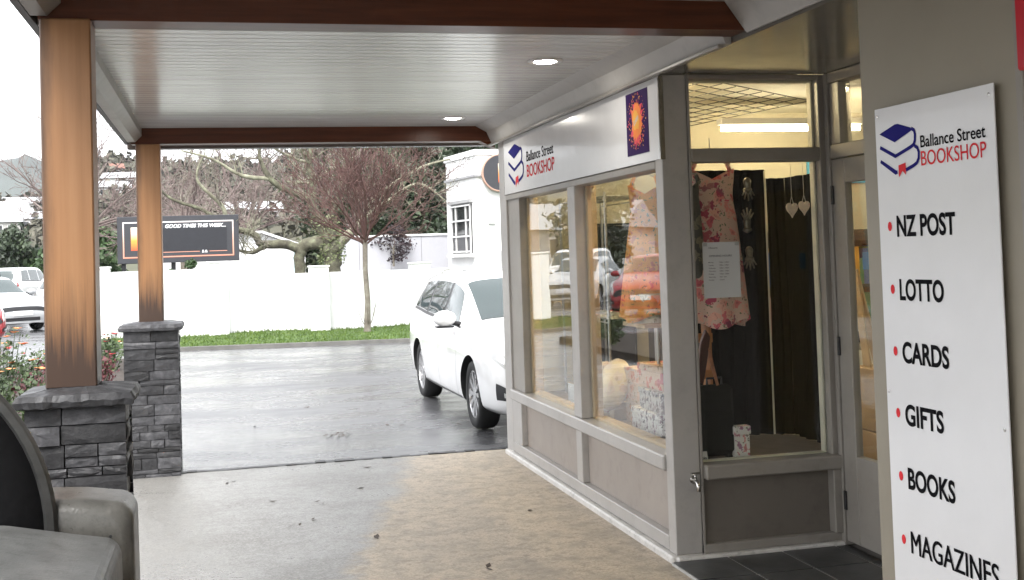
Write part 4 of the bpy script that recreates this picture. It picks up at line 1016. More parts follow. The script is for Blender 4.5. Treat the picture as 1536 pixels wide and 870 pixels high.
# ------------------------------------------------------------------ the off-road buggy at the lower left
GREYPL = plain('weathered_grey_plastic', (.120, .122, .119), .40, var=.22, scale=9, bmp=.35, bscale=160, dirt=.75)
SILVP = plain('silver_plastic_bumper', (.10, .097, .088), .30, var=.25, scale=12, bmp=.2, bscale=140, dirt=.7)
vh = thing('off_road_buggy', 'weathered grey off-road buggy with a black spare wheel cover, at the lower left corner', 'buggy', (-1.0, 2.4, 0))
def arc(cx, cz, r_, a0, a1, n=6): return [(cx + r_ * math.cos(R(a0 + (a1 - a0) * k / n)), cz + r_ * math.sin(R(a0 + (a1 - a0) * k / n))) for k in range(n + 1)]
prof = [(-1.9, 1.05), (-1.2, 1.052), (-.8, 1.045), (-.52, 1.020), (-.36, .985)] + arc(-.300, .925, .048, 70, 0) + [(-.250, .80), (-.250, .70), (-.285, .70), (-.30, .88), (-.52, .97), (-1.9, 1.0)]
fe = MB().prism(prof, 1, 1.2, 3.16).build('fender', GREYPL, vh, smooth=True, bevel=.006, ang=40)
# bumper: rounded bar turning down at its end
bp_ = [(-1.8, .86), (-1.8, 1.035), (-.9, 1.058), (-.50, 1.060), (-.36, 1.050)] + arc(-.282, .985, .052, 75, 0) + [(-.228, .78), (-.30, .76), (-.55, .84)]
nb = len(bp_); v = []; f = []
for (yy, ins) in ((3.235, .030), (3.245, .012), (3.262, .002), (3.285, 0), (3.44, 0)):
    c0 = Vector((-.6, .93))
    for p in bp_:
        q = Vector(p); d = (q - c0); v.append((q.x - math.copysign(ins, d.x) * (1 if q.x > -.4 else 0), yy, q.y - math.copysign(ins, d.y)))
for i in range(4):
    for k in range(nb): f.append((i * nb + k, i * nb + (k + 1) % nb, (i + 1) * nb + (k + 1) % nb, (i + 1) * nb + k))
f += [tuple(range(nb)), tuple(4 * nb + k for k in range(nb))]
MB().add(v, f).build('bumper', SILVP, vh, smooth=True, ang=45)
MB().lathe([(0, -.004), (.008, -.003), (.009, 0)], (-.285, 3.2385, .955), 'Y', 10).build('bolt', BLACKM, vh)
cx_, cz_, cr0 = -.945, .985, .545
MB().lathe([(0, -.005), (.40, -.004), (.475, 0), (.505, .022)], (cx_, 3.19, cz_), 'Y', 72).build('spare_wheel_cover', plain('black_vinyl_cover', (.004, .004, .0045), .5, var=.3, scale=60, bmp=.1, bscale=90, spec=.12), vh, smooth=True)
MB().lathe([(.503, .022), (.512, .010), (.528, .016), (.535, .035), (.530, .065), (.47, .08)], (cx_, 3.19, cz_), 'Y', 72).build('cover_rim', plain('dark_rubber_rim', (.040, .040, .039), .45, var=.3, scale=20, bmp=.2, bscale=120), vh, smooth=True, ang=40)
wt = MB().lathe([(.20, -.11), (.33, -.125), (.385, -.10), (.395, 0), (.385, .10), (.33, .125), (.20, .11)], (-.375, 2.55, .40), 'X', 48).build('wheel', TYRE, vh, smooth=True)
kn = None
for k in range(26):
    for s in (-1, 1):
        if kn is None: kn = MB().box(-.055, .055, -.024, .024, -.006, .022).build('tread_block', TYRE, wt, bevel=.006, local=True); o = kn
        else: o = kn.copy(); COL.objects.link(o); o.parent = wt
        a = 2 * math.pi * (k + (.5 if s > 0 else 0)) / 26
        o.location = Vector((-.375 + s * .062, 2.55 + .392 * math.cos(a), .40 + .392 * math.sin(a))) - parent_origin(vh); o.rotation_euler = (a - math.pi / 2, 0, 0)
MB().lathe([(0, .08), (.19, .09), (.20, .0)], (-.375, 2.55, .40), 'X', 24).build('hub', GREYPL, vh, smooth=True)
pbox('tub', GREYPL, vh, -1.9, -.60, 1.0, 3.10, .40, .895, .03); pbox('roll_bar', BLACKM, vh, -1.85, -1.78, 1.5, 1.57, .93, 1.5, .02)
for yy in (1.6, 2.55):
    MB().lathe([(0, -.12), (.33, -.125), (.39, -.09), (.39, .09), (.33, .125), (0, .12)], (-1.86, yy, .40), 'X', 32).build('wheel', TYRE, vh, smooth=True)
wt2 = MB().lathe([(.20, -.11), (.33, -.125), (.385, -.10), (.395, 0), (.385, .10), (.33, .125), (.20, .11)], (-.60, 1.5, .40), 'X', 32).build('wheel', TYRE, vh, smooth=True)

# ------------------------------------------------------------------ beyond the car park: kerb, verge, white wall
rg = random.Random(21)
kerb_y = lambda x: 23.05 - .17 * x
KERBM = plain('kerb_concrete', (.085, .082, .075), .6, var=.3, scale=4)
kb = MB()
kb.add([(-3.2, kerb_y(-3.2), .0), (14, kerb_y(14), .0), (14, kerb_y(14) + .14, .0), (-3.2, kerb_y(-3.2) + .14, .0), (-3.2, kerb_y(-3.2) + .01, .065), (14, kerb_y(14) + .01, .065), (14, kerb_y(14) + .14, .07), (-3.2, kerb_y(-3.2) + .14, .07)],
       [(0, 1, 5, 4), (4, 5, 6, 7), (1, 2, 6, 5), (3, 0, 4, 7), (2, 3, 7, 6)])
tag(kb.build('kerb', KERBM), kind='structure')
vg = MB(); v = []; f = []; n = 60
def vz(x, t): return .055 + .03 * t + .02 * math.sin(x * 1.7) * t
for i in range(n + 1):
    x = -3.2 + 17.2 * i / n
    for j in range(7):
        t = j / 6; y = kerb_y(x) + .13 + (26.75 - kerb_y(x) - .13) * t; v.append((x, y, vz(x, t) if j else .05))
for i in range(n):
    for j in range(6): f.append((i * 7 + j, (i + 1) * 7 + j, (i + 1) * 7 + j + 1, i * 7 + j + 1))
vg.add(v, f); tag(vg.build('verge', plain('verge_soil_grass', (.045, .09, .012), .8, var=.3, scale=2), smooth=True), kind='structure')
gb = MB(); gv = []; gf = []
for k in range(26000):
    x = rg.uniform(-3.2, 9.5); t = rg.random(); y = kerb_y(x) + .10 + (26.55 - kerb_y(x) - .10) * t; z = vz(x, t) - .01; h = rg.uniform(.02, .055) * (1.7 if t > .95 else 1); a = rg.uniform(0, 6.28); w = rg.uniform(.008, .016)
    b = len(gv); gv += [(x - w * math.cos(a), y - w * math.sin(a), z), (x + w * math.cos(a), y + w * math.sin(a), z), (x + rg.uniform(-.03, .03), y + rg.uniform(-.03, .03), z + h)]; gf.append((b, b + 1, b + 2))
gb.add(gv, gf); tag(gb.build('grass', foliage('grass_blade', (.035, .065, .006), (.07, .12, .012), (.115, .165, .022), 2.5)), 'short bright green grass on the verge before the white wall', 'grass', kind='stuff')
bw_ = thing('boundary_wall', 'low white painted wall with square pillars along the grass verge', 'wall', (2, 26.6, 0))
pbox('wall_run', WHITEW, bw_, -.1, 5.9, 26.62, 26.80, .0, 1.335, .01); pbox('wall_run', WHITEW, bw_, -2.55, -.105, 26.60, 26.80, .0, 1.50, .01)
for (x, w, h) in ((-.02, .42, 1.62), (2.13, .42, 1.455), (4.37, .44, 1.455), (-2.45, .42, 1.58)): pbox('wall_pillar', WHITEW, bw_, x - w / 2, x + w / 2, 26.22, 26.615, .0, h, .015)
for (x, w, h) in ((-.02, .42, 1.62), (2.13, .42, 1.455), (4.37, .44, 1.455), (-2.45, .42, 1.58)): pbox('pillar_cap', WHITEW, bw_, x - w / 2 - .02, x + w / 2 + .02, 26.20, 26.63, h + .001, h + .04, .008)
# rear wall and pale sheds behind the tree
rw_ = thing('rear_grey_wall', 'tall pale grey wall behind the trees, reaching the white building', 'wall', (5, 34, 0))
pbox('wall_run', plain('pale_grey_render', (.44, .44, .47), .7, var=.08, scale=.6, dirt=.2), rw_, 3.2, 7.4, 34.0, 34.25, -.02, 2.20); pbox('coping', WHITEW, rw_, 3.15, 7.4, 33.96, 34.29, 2.201, 2.26, .01)
for k in range(4): pbox('joint', plain('wall_joint', (.25, .25, .26), .8), rw_, 3.9 + k * .9, 3.915 + k * .9, 33.992, 33.9995, .02, 2.19)
sd_ = thing('white_shed', 'low white shed with a sloping roof behind the black board sign', 'shed', (.9, 36, 0))
MB().prism([(-1.6, 0), (2.45, 0), (2.45, 1.95), (1.2, 2.42), (-1.6, 2.42)], 1, 35.0, 38.0).build('wall', WHITEW, sd_)
MB().prism([(-1.75, 2.43), (1.22, 2.43), (2.6, 1.92), (2.6, 1.99), (1.24, 2.50), (-1.75, 2.50)], 1, 34.8, 38.2).build('roof', WHITET, sd_)
pbox('door', plain('pale_blue_door', (.55, .68, .72), .5), sd_, 1.65, 2.30, 34.975, 34.995, .02, 1.85)
# ------------------------------------------------------------------ white building with round sign
wb_ = thing('white_building', 'white rendered building with a sash window and a round sign', 'building', (7.5, 30, 0))
ca_, cb_ = (6.08, 28.0), (5.785, 30.3)
MB().prism([ca_, (11.5, 28.0), (11.5, 33), (6.6, 33.0), cb_], 2, -.02, 4.02).build('wall', WHITEW, wb_)
MB().prism([(ca_[0] - .04, ca_[1] - .04), (11.5, 27.96), (11.5, 33.05), (6.6, 33.05), (cb_[0] - .045, cb_[1] + .03)], 2, 4.021, 4.16).build('parapet', WHITEW, wb_)
MB().prism([(ca_[0] - .05, ca_[1] - .06), (11.5, 27.94), (11.5, 27.999), (ca_[0], 27.999), (cb_[0] - .005, cb_[1]), (cb_[0] - .06, cb_[1])], 2, 3.50, 3.555).build('string_course', plain('grey_string_course', (.30, .30, .31), .6), wb_)
# sash window on the side face
d = (Vector(cb_) - Vector(ca_)).normalized(); nn_ = Vector((-d.y, d.x)); base_ = Vector(ca_)
if nn_.x > 0: nn_ = -nn_
def wpt(s_, o_, z): q = base_ + d * s_ + nn_ * o_; return (q.x, q.y, z)
def wbox(name, m, s0, s1, o0, o1, z0, z1, par=None):
    v = [wpt(s_, o_, z) for z in (z0, z1) for (s_, o_) in ((s0, o0), (s1, o0), (s1, o1), (s0, o1))]
    return MB().add(v, [(3, 2, 1, 0), (4, 5, 6, 7), (0, 1, 5, 4), (1, 2, 6, 5), (2, 3, 7, 6), (3, 0, 4, 7)]).build(name, m, par or wb_)
wn_ = wbox('window', plain('window_dark_room', (.02, .02, .022), .3), .36, 1.92, .002, .012, 1.66, 2.88)
DGL, dnt2, db2, _ = nodes('far_window_glass'); db2.inputs['Base Color'].default_value = (.03, .032, .034, 1); db2.inputs['Roughness'].default_value = .06
ed = [.42, .75, 1.53, 1.86]; zr = [1.70, 2.08, 2.47, 2.84]
for a in range(3):
    for b in range(3): wbox('pane', DGL, ed[a] + .03, ed[a + 1] - .03, .014, .018, zr[b] + .02, zr[b + 1] - .02, wn_)
for e in ed: wbox('glazing_bar', WHITET, e - .03, e + .03, .020, .045, 1.67, 2.87, wn_)
for z in zr: wbox('glazing_bar', WHITET, .39, 1.89, .047, .065, z - .02, z + .02, wn_)
wbox('sill', WHITET, .26, 2.02, .003, .14, 1.56, 1.64, wn_); wbox('lintel', plain('grey_lintel', (.34, .34, .34), .6), .28, 2.0, .003, .09, 2.90, 2.98, wn_)
for (x, z, w_, h_) in ((6.6, 1.25, .06, .45), (6.35, 2.35, .18, .03)): pbox('vent_pipe', plain('vent_grey', (.4, .4, .4), .6), wb_, x, x + w_, 27.93, 27.998, z, z + h_)
rsn = thing('round_sign', 'round charcoal sign with a glowing bar emblem on the white building', 'sign', (6.62, 27.9, 3.58))
MB().lathe([(0, -.05), (.425, -.05), (.44, -.03), (.44, .05), (0, .05)], (6.66, 27.88, 3.575), 'Y', 48).build('disc', DARKG, rsn, smooth=True, ang=40)
MB().lathe([(.425, -.052), (.44, -.060), (.462, -.052), (.462, .05)], (6.66, 27.88, 3.575), 'Y', 48).build('ring', plain('copper_ring', (.42, .26, .2), .4), rsn, smooth=True)
def gradm(name, lo, hi, z0, z1):
    m, nt, b, o = nodes(name); g = N(nt, 'ShaderNodeNewGeometry'); sp = N(nt, 'ShaderNodeSeparateXYZ'); nt.links.new(g.outputs['Position'], sp.inputs[0])
    mr = N(nt, 'ShaderNodeMapRange'); mr.inputs['From Min'].default_value = z0; mr.inputs['From Max'].default_value = z1; nt.links.new(sp.outputs['Z'], mr.inputs['Value'])
    nt.links.new(ramp(nt, mr.outputs[0], [(0, lo), (.45, hi[0]), (1, hi[1])]), b.inputs['Base Color']); b.inputs['Roughness'].default_value = .4; return m
pbox('bar_emblem', gradm('bar_print', (.65, .06, .03), ((.85, .30, .05), (.85, .8, .68)), 3.32, 3.82), rsn, 6.60, 6.74, 27.815, 27.828, 3.34, 3.80)
# ------------------------------------------------------------------ black board sign
bs_ = thing('board_sign', 'wide charcoal board sign with white lettering above the white wall', 'sign', (-.87, 28.5, 0))
bx0, bx1, bz0, bz1, by = -2.24, .475, 1.665, 2.745, 28.5
pbox('board', DARKG, bs_, bx0, bx1, by, by + .14, bz0, bz1, .01)
for x in (-2.12, -1.02): pbox('leg', BLACKM, bs_, x - .05, x + .05, by + .145, by + .24, -.02, bz1 - .1)
fm = gradm('frame_print', (.60, .22, .14), ((.55, .33, .25), (.70, .70, .70)), bz0, bz1)
for (x0, x1, z0, z1) in ((bx0 + .12, bx1 - .12, bz1 - .155, bz1 - .125), (bx0 + .12, bx1 - .12, bz0 + .125, bz0 + .155), (bx0 + .12, bx0 + .15, bz0 + .156, bz1 - .156), (bx1 - .15, bx1 - .12, bz0 + .156, bz1 - .156)): pbox('frame_line', fm, bs_, x0, x1, by - .004, by - .001, z0, z1)
pbox('bar_emblem', gradm('bar_print_board', (.65, .06, .03), ((.85, .30, .05), (.85, .8, .68)), bz0 + .28, bz1 - .25), bs_, -1.94, -1.76, by - .005, by - .001, bz0 + .30, bz1 - .25)
pbox('notice_field', plain('slate_black', (.016, .017, .022), .35), bs_, -1.35, .20, by - .003, by - .001, bz0 + .26, bz1 - .29)
letters('GOOD TIMES THIS WEEK...', 'lettering', WHITEP, bs_, (-1.18, by, bz1 - .28), Vector((1, 0, 0)), Vector((0, 0, 1)), 1.36, .085, .03, .004, shear=.25)
pbox('rule', fm, bs_, -1.35, -.42, by - .005, by - .0032, bz0 + .235, bz0 + .250); letters('&', 'lettering', WHITEP, bs_, (-.30, by, bz0 + .21), Vector((1, 0, 0)), Vector((0, 0, 1)), .06, .065, .02, .005)
pbox('rule', fm, bs_, -.20, .20, by - .005, by - .0032, bz0 + .235, bz0 + .250)
letters('&', 'lettering', WHITEP, bs_, (-.37, by, bz0 + .21), Vector((1, 0, 0)), Vector((0, 0, 1)), .06, .065, .02, .005)

# ------------------------------------------------------------------ trees
BARK = foliage('lichen_bark', (.045, .04, .03), (.105, .10, .068), (.21, .225, .145), 6.0, .9)
TWIG = foliage('red_brown_twig', (.05, .022, .02), (.095, .048, .042), (.16, .095, .078), 2.0, .8)
TRUNKS = foliage('young_bark', (.09, .075, .06), (.17, .15, .12), (.27, .27, .22), 6.0, .8)
BARKG = foliage('pale_lichen_branch', (.11, .10, .07), (.21, .205, .145), (.34, .34, .25), 6.0, .8)
def grow(mb, p, d, ln, r_, lv, q, up=.3, wig=.22, kids=(6, 6, 4), ratio=.5, spread=.75, rmin=.0035, start=.25):
    n = 5 if lv < 2 else 3; pts = [p]; dd = d.normalized(); st = ln / n
    for k in range(n):
        dd = (dd + Vector((q.uniform(-wig, wig), q.uniform(-wig, wig), q.uniform(-wig, wig) + up * .25))).normalized(); pts.append(pts[-1] + dd * st)
    rads = [max(rmin, r_ * (1 - .75 * k / n)) for k in range(n + 1)]
    mb.tube(pts, rads, 6 if lv == 0 else (4 if lv == 1 else 3), cap=False)
    if lv >= len(kids): return
    for c in range(kids[lv]):
        u = start + (1 - start) * (c + q.random()) / kids[lv]; k = min(n - 1, int(u * n)); pp = pts[k].lerp(pts[k + 1], u * n - k)
        ax = (pts[k + 1] - pts[k]).normalized(); side = Vector((q.gauss(0, 1), q.gauss(0, 1), q.gauss(0, .8))); side = (side - ax * side.dot(ax)).normalized()
        nd = (ax * (1 - spread * .5) + side * spread * q.uniform(.5, 1.1) + Vector((0, 0, up * .4))).normalized()
        grow(mb, pp, nd, ln * ratio * q.uniform(.65, 1.25) * (1.15 - .4 * u), max(rmin, rads[k] * .55), lv + 1, q, up, wig, kids, ratio, spread, rmin, start)
def twig_tree(name, label, base, fork_h, trunk_r, n_stem, ln, seed, group=None, lean=(0, 0), kids=(7, 6, 4), up=.5, ang=(12, 62), trunk_m=None, suckers=True, squash=1.0, twm=None, rmin=.0045):
    q = random.Random(seed); t = thing(name, label, 'tree', base, 0, group); b = Vector((0, 0, 0)); fk = Vector((lean[0], lean[1], fork_h))
    tr = MB(); tr.tube([b - Vector((0, 0, .1)), b + Vector((0, 0, .06)), b.lerp(fk, .35) + Vector((.02, 0, 0)), b.lerp(fk, .7) - Vector((.012, 0, 0)), fk, fk + Vector((0, 0, .12))], [trunk_r * 1.7, trunk_r * 1.25, trunk_r, trunk_r * .9, trunk_r * .95, trunk_r * .5], 10)
    if suckers:
        for k in range(7):
            a = q.uniform(0, 6.28); tr.tube([(0, 0, .05), (.10 * math.cos(a), .10 * math.sin(a), .22), (.20 * math.cos(a), .16 * math.sin(a), q.uniform(.4, .75))], [.012, .008, .004], 4, cap=False)
    tr.build('trunk', trunk_m or TRUNKS, t, smooth=True, local=True)
    cr_mb = MB()
    for k in range(n_stem):
        a = 2 * math.pi * k / n_stem + q.uniform(-.3, .3); th = R(q.uniform(*ang)) if k else R(5)
        dr0 = Vector((math.sin(th) * math.cos(a), math.sin(th) * math.sin(a) * squash, math.cos(th)))
        grow(cr_mb, fk + Vector((0, 0, q.uniform(-.1, .08))), dr0, ln * q.uniform(.8, 1.15) * (1.0 if th < .8 else 1.05), trunk_r * .42, 0, q, up, .16, kids, .48, .70, rmin, .18)
    cr_mb.build('crown', twm or TWIG, t, local=True)
    return t
twig_tree('young_tree', 'slender young tree with a dense red brown twig crown on the verge', (3.03, 25.25, .06), 1.90, .060, 20, 2.10, 5, kids=(8, 6, 3), ang=(8, 78), up=.27, rmin=.0050)
far1 = twig_tree('bare_tree', 'bare pinkish twig tree directly behind the board sign, left of the old tree', (-.9, 33.0, 0), 2.0, .10, 13, 2.3, 8, 'bare trees behind the wall', rmin=.006, suckers=False, ang=(10, 78), up=.2, kids=(6, 5, 3), twm=foliage('grey_pink_twig', (.09, .065, .06), (.17, .13, .12), (.27, .23, .20), 2.0, .85))
for (x, y, rz, sc, lab) in ((.9, 40.0, 1.3, 1.25, 'bare twig tree rising above the white shed roof'), (-4.6, 45.0, 2.4, 1.5, 'bare twig tree between the two cedar posts'), (3.6, 37.5, 3.9, 1.2, 'bare twig tree behind the old tree fork, above the grey wall')):
    c = copy_tree(far1); c.location = (x, y, 0); c.rotation_euler = (0, 0, rz); c.scale = (sc, sc, sc); c['label'] = lab
# the old lichen-covered tree with two trunks and crooked limbs
ot = thing('old_tree', 'old gnarled two-trunk tree with pale green lichen behind the wall', 'tree', (2.74, 29.5, 0))
q = random.Random(31)
def limb(mb, pts, rads, sides=10, lump=.12):
    P_ = []; Rr = []; pts = [Vector((p[0], p[1], p[2])) for p in pts]
    for i in range(len(pts) - 1):
        for k in range(5):
            t = k / 5; p0 = pts[max(i - 1, 0)]; p1 = pts[i]; p2 = pts[i + 1]; p3 = pts[min(i + 2, len(pts) - 1)]
            P_.append(.5 * ((2 * p1) + (-p0 + p2) * t + (2 * p0 - 5 * p1 + 4 * p2 - p3) * t * t + (-p0 + 3 * p1 - 3 * p2 + p3) * t ** 3) + Vector((q.uniform(-1, 1), q.uniform(-1, 1), q.uniform(-1, 1))) * rads[i] * .12)
            Rr.append((rads[i] + (rads[i + 1] - rads[i]) * t) * q.uniform(1 - lump, 1 + lump))
    P_.append(pts[-1]); Rr.append(rads[-1]); mb.tube(P_, Rr, sides); return P_, Rr
tr = MB()
limb(tr, [(2.74, 29.5, -.1), (2.74, 29.5, .5), (2.74, 29.5, 1.3), (2.72, 29.5, 1.75), (2.68, 29.5, 2.15), (2.45, 29.5, 2.55)], [.30, .22, .19, .23, .25, .16], 14)
limb(tr, [(1.93, 29.6, -.1), (1.92, 29.6, .6), (1.93, 29.6, 1.3), (1.94, 29.6, 1.75), (2.1, 29.55, 2.0), (2.5, 29.5, 2.05)], [.19, .135, .125, .14, .16, .18], 12)
tr.build('trunk', BARK, ot, smooth=True)
LB = [([(2.45, 29.5, 2.45), (2.30, 29.45, 2.9), (2.12, 29.4, 3.15), (1.62, 29.3, 3.35), (1.26, 29.2, 3.62), (1.02, 29.2, 4.1), (1.05, 29.2, 4.55)], [.15, .125, .11, .085, .07, .05, .03]),
      ([(2.28, 29.5, 2.95), (2.30, 29.6, 3.5), (2.24, 29.6, 4.1), (2.35, 29.6, 4.8)], [.12, .10, .085, .05]),
      ([(2.85, 29.5, 1.95), (3.15, 29.5, 2.25), (3.45, 29.6, 2.55), (3.7, 29.7, 3.0), (4.3, 29.7, 3.45), (5.1, 29.8, 3.9), (5.9, 29.8, 4.1)], [.15, .11, .08, .06, .045, .03, .02]),
      ([(3.45, 29.6, 2.55), (4.1, 29.6, 3.0), (4.9, 29.5, 3.45), (5.6, 29.5, 3.0)], [.08, .05, .035, .018]),
      ([(2.0, 29.6, 1.9), (1.55, 29.5, 2.02), (1.0, 29.4, 2.05), (.83, 29.4, 2.3), (.2, 29.3, 2.5), (-.35, 29.2, 2.9), (-1.1, 29.1, 3.2), (-1.5, 29.0, 3.7)], [.13, .11, .09, .075, .065, .05, .035, .02]),
      ([(1.2, 29.4, 2.05), (.8, 29.3, 1.85), (.45, 29.3, 1.92)], [.08, .05, .03]),
      ([(.2, 29.3, 2.5), (.1, 29.3, 3.0), (-.45, 29.2, 3.6), (-.3, 29.2, 4.2)], [.06, .05, .035, .02]),
      ([(1.26, 29.2, 3.62), (.6, 29.2, 3.7), (-.1, 29.1, 4.1), (-.8, 29.0, 4.3)], [.06, .045, .03, .018]),
      ([(2.25, 29.6, 4.0), (1.7, 29.5, 4.2), (1.2, 29.5, 4.5)], [.05, .035, .02]),
      ([(2.6, 29.5, 2.5), (2.9, 29.3, 3.1), (3.1, 29.3, 3.9), (3.4, 29.3, 4.7)], [.10, .07, .05, .03])]
for k, (pts, rads) in enumerate(LB):
    mb = MB(); P_, Rr = limb(mb, pts, rads, 8)
    ob = mb.build('limb', BARK if k in (0, 1, 4, 5, 9) else BARKG, ot, smooth=True)
    tw = MB()
    for c in range(12):
        i = q.randint(len(P_) // 4, len(P_) - 2); ax = (P_[i + 1] - P_[i]).normalized(); sdv = Vector((q.gauss(0, 1), q.gauss(0, .8), abs(q.gauss(0, 1)))); sdv = (sdv - ax * sdv.dot(ax)).normalized()
        grow(tw, P_[i], sdv + ax * .4, q.uniform(.4, .95), max(.008, Rr[i] * .35), 1, q, .25, .3, (0, 4, 3), .5, .8, .005)
    tag(tw.build('twigs', BARKG if k % 2 else TRUNKS, ob), kind='stuff')
ivy = MB(); vv = []; ff = []
for k in range(900):
    z = q.uniform(1.5, 2.7); a = q.uniform(0, 6.28); r_ = .25 + q.uniform(-.02, .10); c = Vector((2.72 + r_ * math.cos(a) - max(0, z - 2.1) * .35, 29.5 + r_ * math.sin(a), z)); u = Vector((q.gauss(0, 1), q.gauss(0, 1), q.gauss(0, 1))).normalized() * q.uniform(.015, .04); w = u.orthogonal() * .6
    b = len(vv); vv += [c - u, c + w, c + u, c - w]; ff.append((b, b + 1, b + 2, b + 3))
tag(ivy.add(vv, ff).build('moss_tufts', foliage('moss', (.05, .06, .025), (.14, .17, .07), (.28, .32, .18), 4), ot), kind='stuff')

def leafy(name, label, base, h, rx, seed, mats, n=4200, leaf=.10, group=None, trunk_h=.25, conic=0.0, cat='tree', clumps=34):
    q = random.Random(seed); t = thing(name, label, cat, base, 0, group); tr = MB(); ch = h * (1 - trunk_h)
    tr.tube([(0, 0, -.1), (0, 0, h * .3), (.05, 0, h * .75)], [h * .035, h * .028, h * .01], 8)
    cl = []
    for k in range(clumps):
        u = q.random(); z = h * trunk_h + ch * u; rr = rx * (math.sqrt(max(.02, 1 - (2 * u - 1) ** 2)) * (1 - conic) + conic * (1 - u)); a = q.uniform(0, 6.28); d0 = rr * math.sqrt(q.random()) * .85
        c = Vector((d0 * math.cos(a), d0 * math.sin(a), z)); cl.append((c, rx * q.uniform(.22, .42)))
        tr.tube([(0, 0, max(.1, z - h * .18)), c * .5 + Vector((0, 0, (z - h * .05) * .5)), c], [h * .012, h * .008, h * .004], 4, cap=False)
    tr.build('trunk', TRUNKS, t, local=True)
    v = []; f = []
    for k in range(n):
        c, r_ = q.choice(cl); dv = Vector((q.gauss(0, 1), q.gauss(0, 1), q.gauss(0, .8))).normalized() * r_ * q.random() ** .4
        p = c + dv; u = (dv.normalized() + Vector((q.gauss(0, .7), q.gauss(0, .7), q.gauss(0, .7)))).normalized(); a1 = u.orthogonal().normalized(); a2 = u.cross(a1); th = q.uniform(0, 3.14); a1, a2 = a1 * math.cos(th) + a2 * math.sin(th), a2 * math.cos(th) - a1 * math.sin(th)
        l = leaf * q.uniform(.6, 1.3); b = len(v); v += [p - a1 * l, p + a2 * l * .5, p + a1 * l, p - a2 * l * .5]; f.append((b, b + 1, b + 2, b + 3))
    MB().add(v, f).build('crown', mats, t, local=True)
    return t
DKG = foliage('dark_evergreen', (.010, .018, .010), (.026, .042, .018), (.06, .085, .035), 1.1)
MDG = foliage('mid_green', (.02, .045, .015), (.05, .09, .03), (.10, .15, .05), 1.1)
OLG = foliage('olive_green', (.03, .04, .018), (.07, .085, .04), (.13, .14, .07), .9)
GT = 'evergreen trees beyond the wall'
leafy('evergreen_tree', 'large dark evergreen tree rising behind the white building', (7.6, 38.5, 0), 6.2, 2.6, 1, DKG, 6500, .13, GT, .12)
leafy('evergreen_tree', 'dark evergreen tree behind the grey wall, right of the young tree', (5.6, 36.3, 0), 4.4, 1.7, 2, DKG, 5200, .11, GT, .1)
leafy('evergreen_tree', 'olive brown evergreen filling the gap above the red twig crown', (4.6, 43.0, 0), 6.4, 2.8, 3, OLG, 6500, .13, GT, .1)
leafy('evergreen_tree', 'dark evergreen behind the fork of the old tree', (3.3, 35.8, 0), 3.6, 1.15, 4, DKG, 3600, .10, GT, .1)
leafy('evergreen_tree', 'round green tree left of the board sign, behind the near post', (-4.75, 52, 0), 3.0, 1.35, 5, MDG, 4200, .14, GT, .12)
leafy('evergreen_tree', 'dark evergreen at the left edge above the parked cars', (-9.9, 64, 0), 3.3, 1.8, 6, DKG, 5200, .16, GT, .1)
leafy('evergreen_tree', 'broad green tree beside the near post at the left, above the white vehicle', (-7.6, 63, 0), 3.2, 1.6, 7, MDG, 5200, .15, GT, .08)
leafy('evergreen_tree', 'tall dark evergreen far at the left seen in the shop glass', (-14, 58, 0), 7, 3.0, 8, DKG, 5200, .18, GT, .12)
leafy('small_shrub', 'small dark green shrub peeking over the white wall under the board sign', (-.75, 27.5, 0), 1.75, .42, 9, MDG, 1500, .06, None, .35, cat='shrub', clumps=14)
leafy('climbing_shrub', 'dark trailing shrub spilling over the grey wall', (4.85, 33.75, 1.45), .95, .75, 10, plain('dark_purple_leaf', (.03, .018, .022), .6), 700, .06, None, .1, cat='shrub', clumps=16)

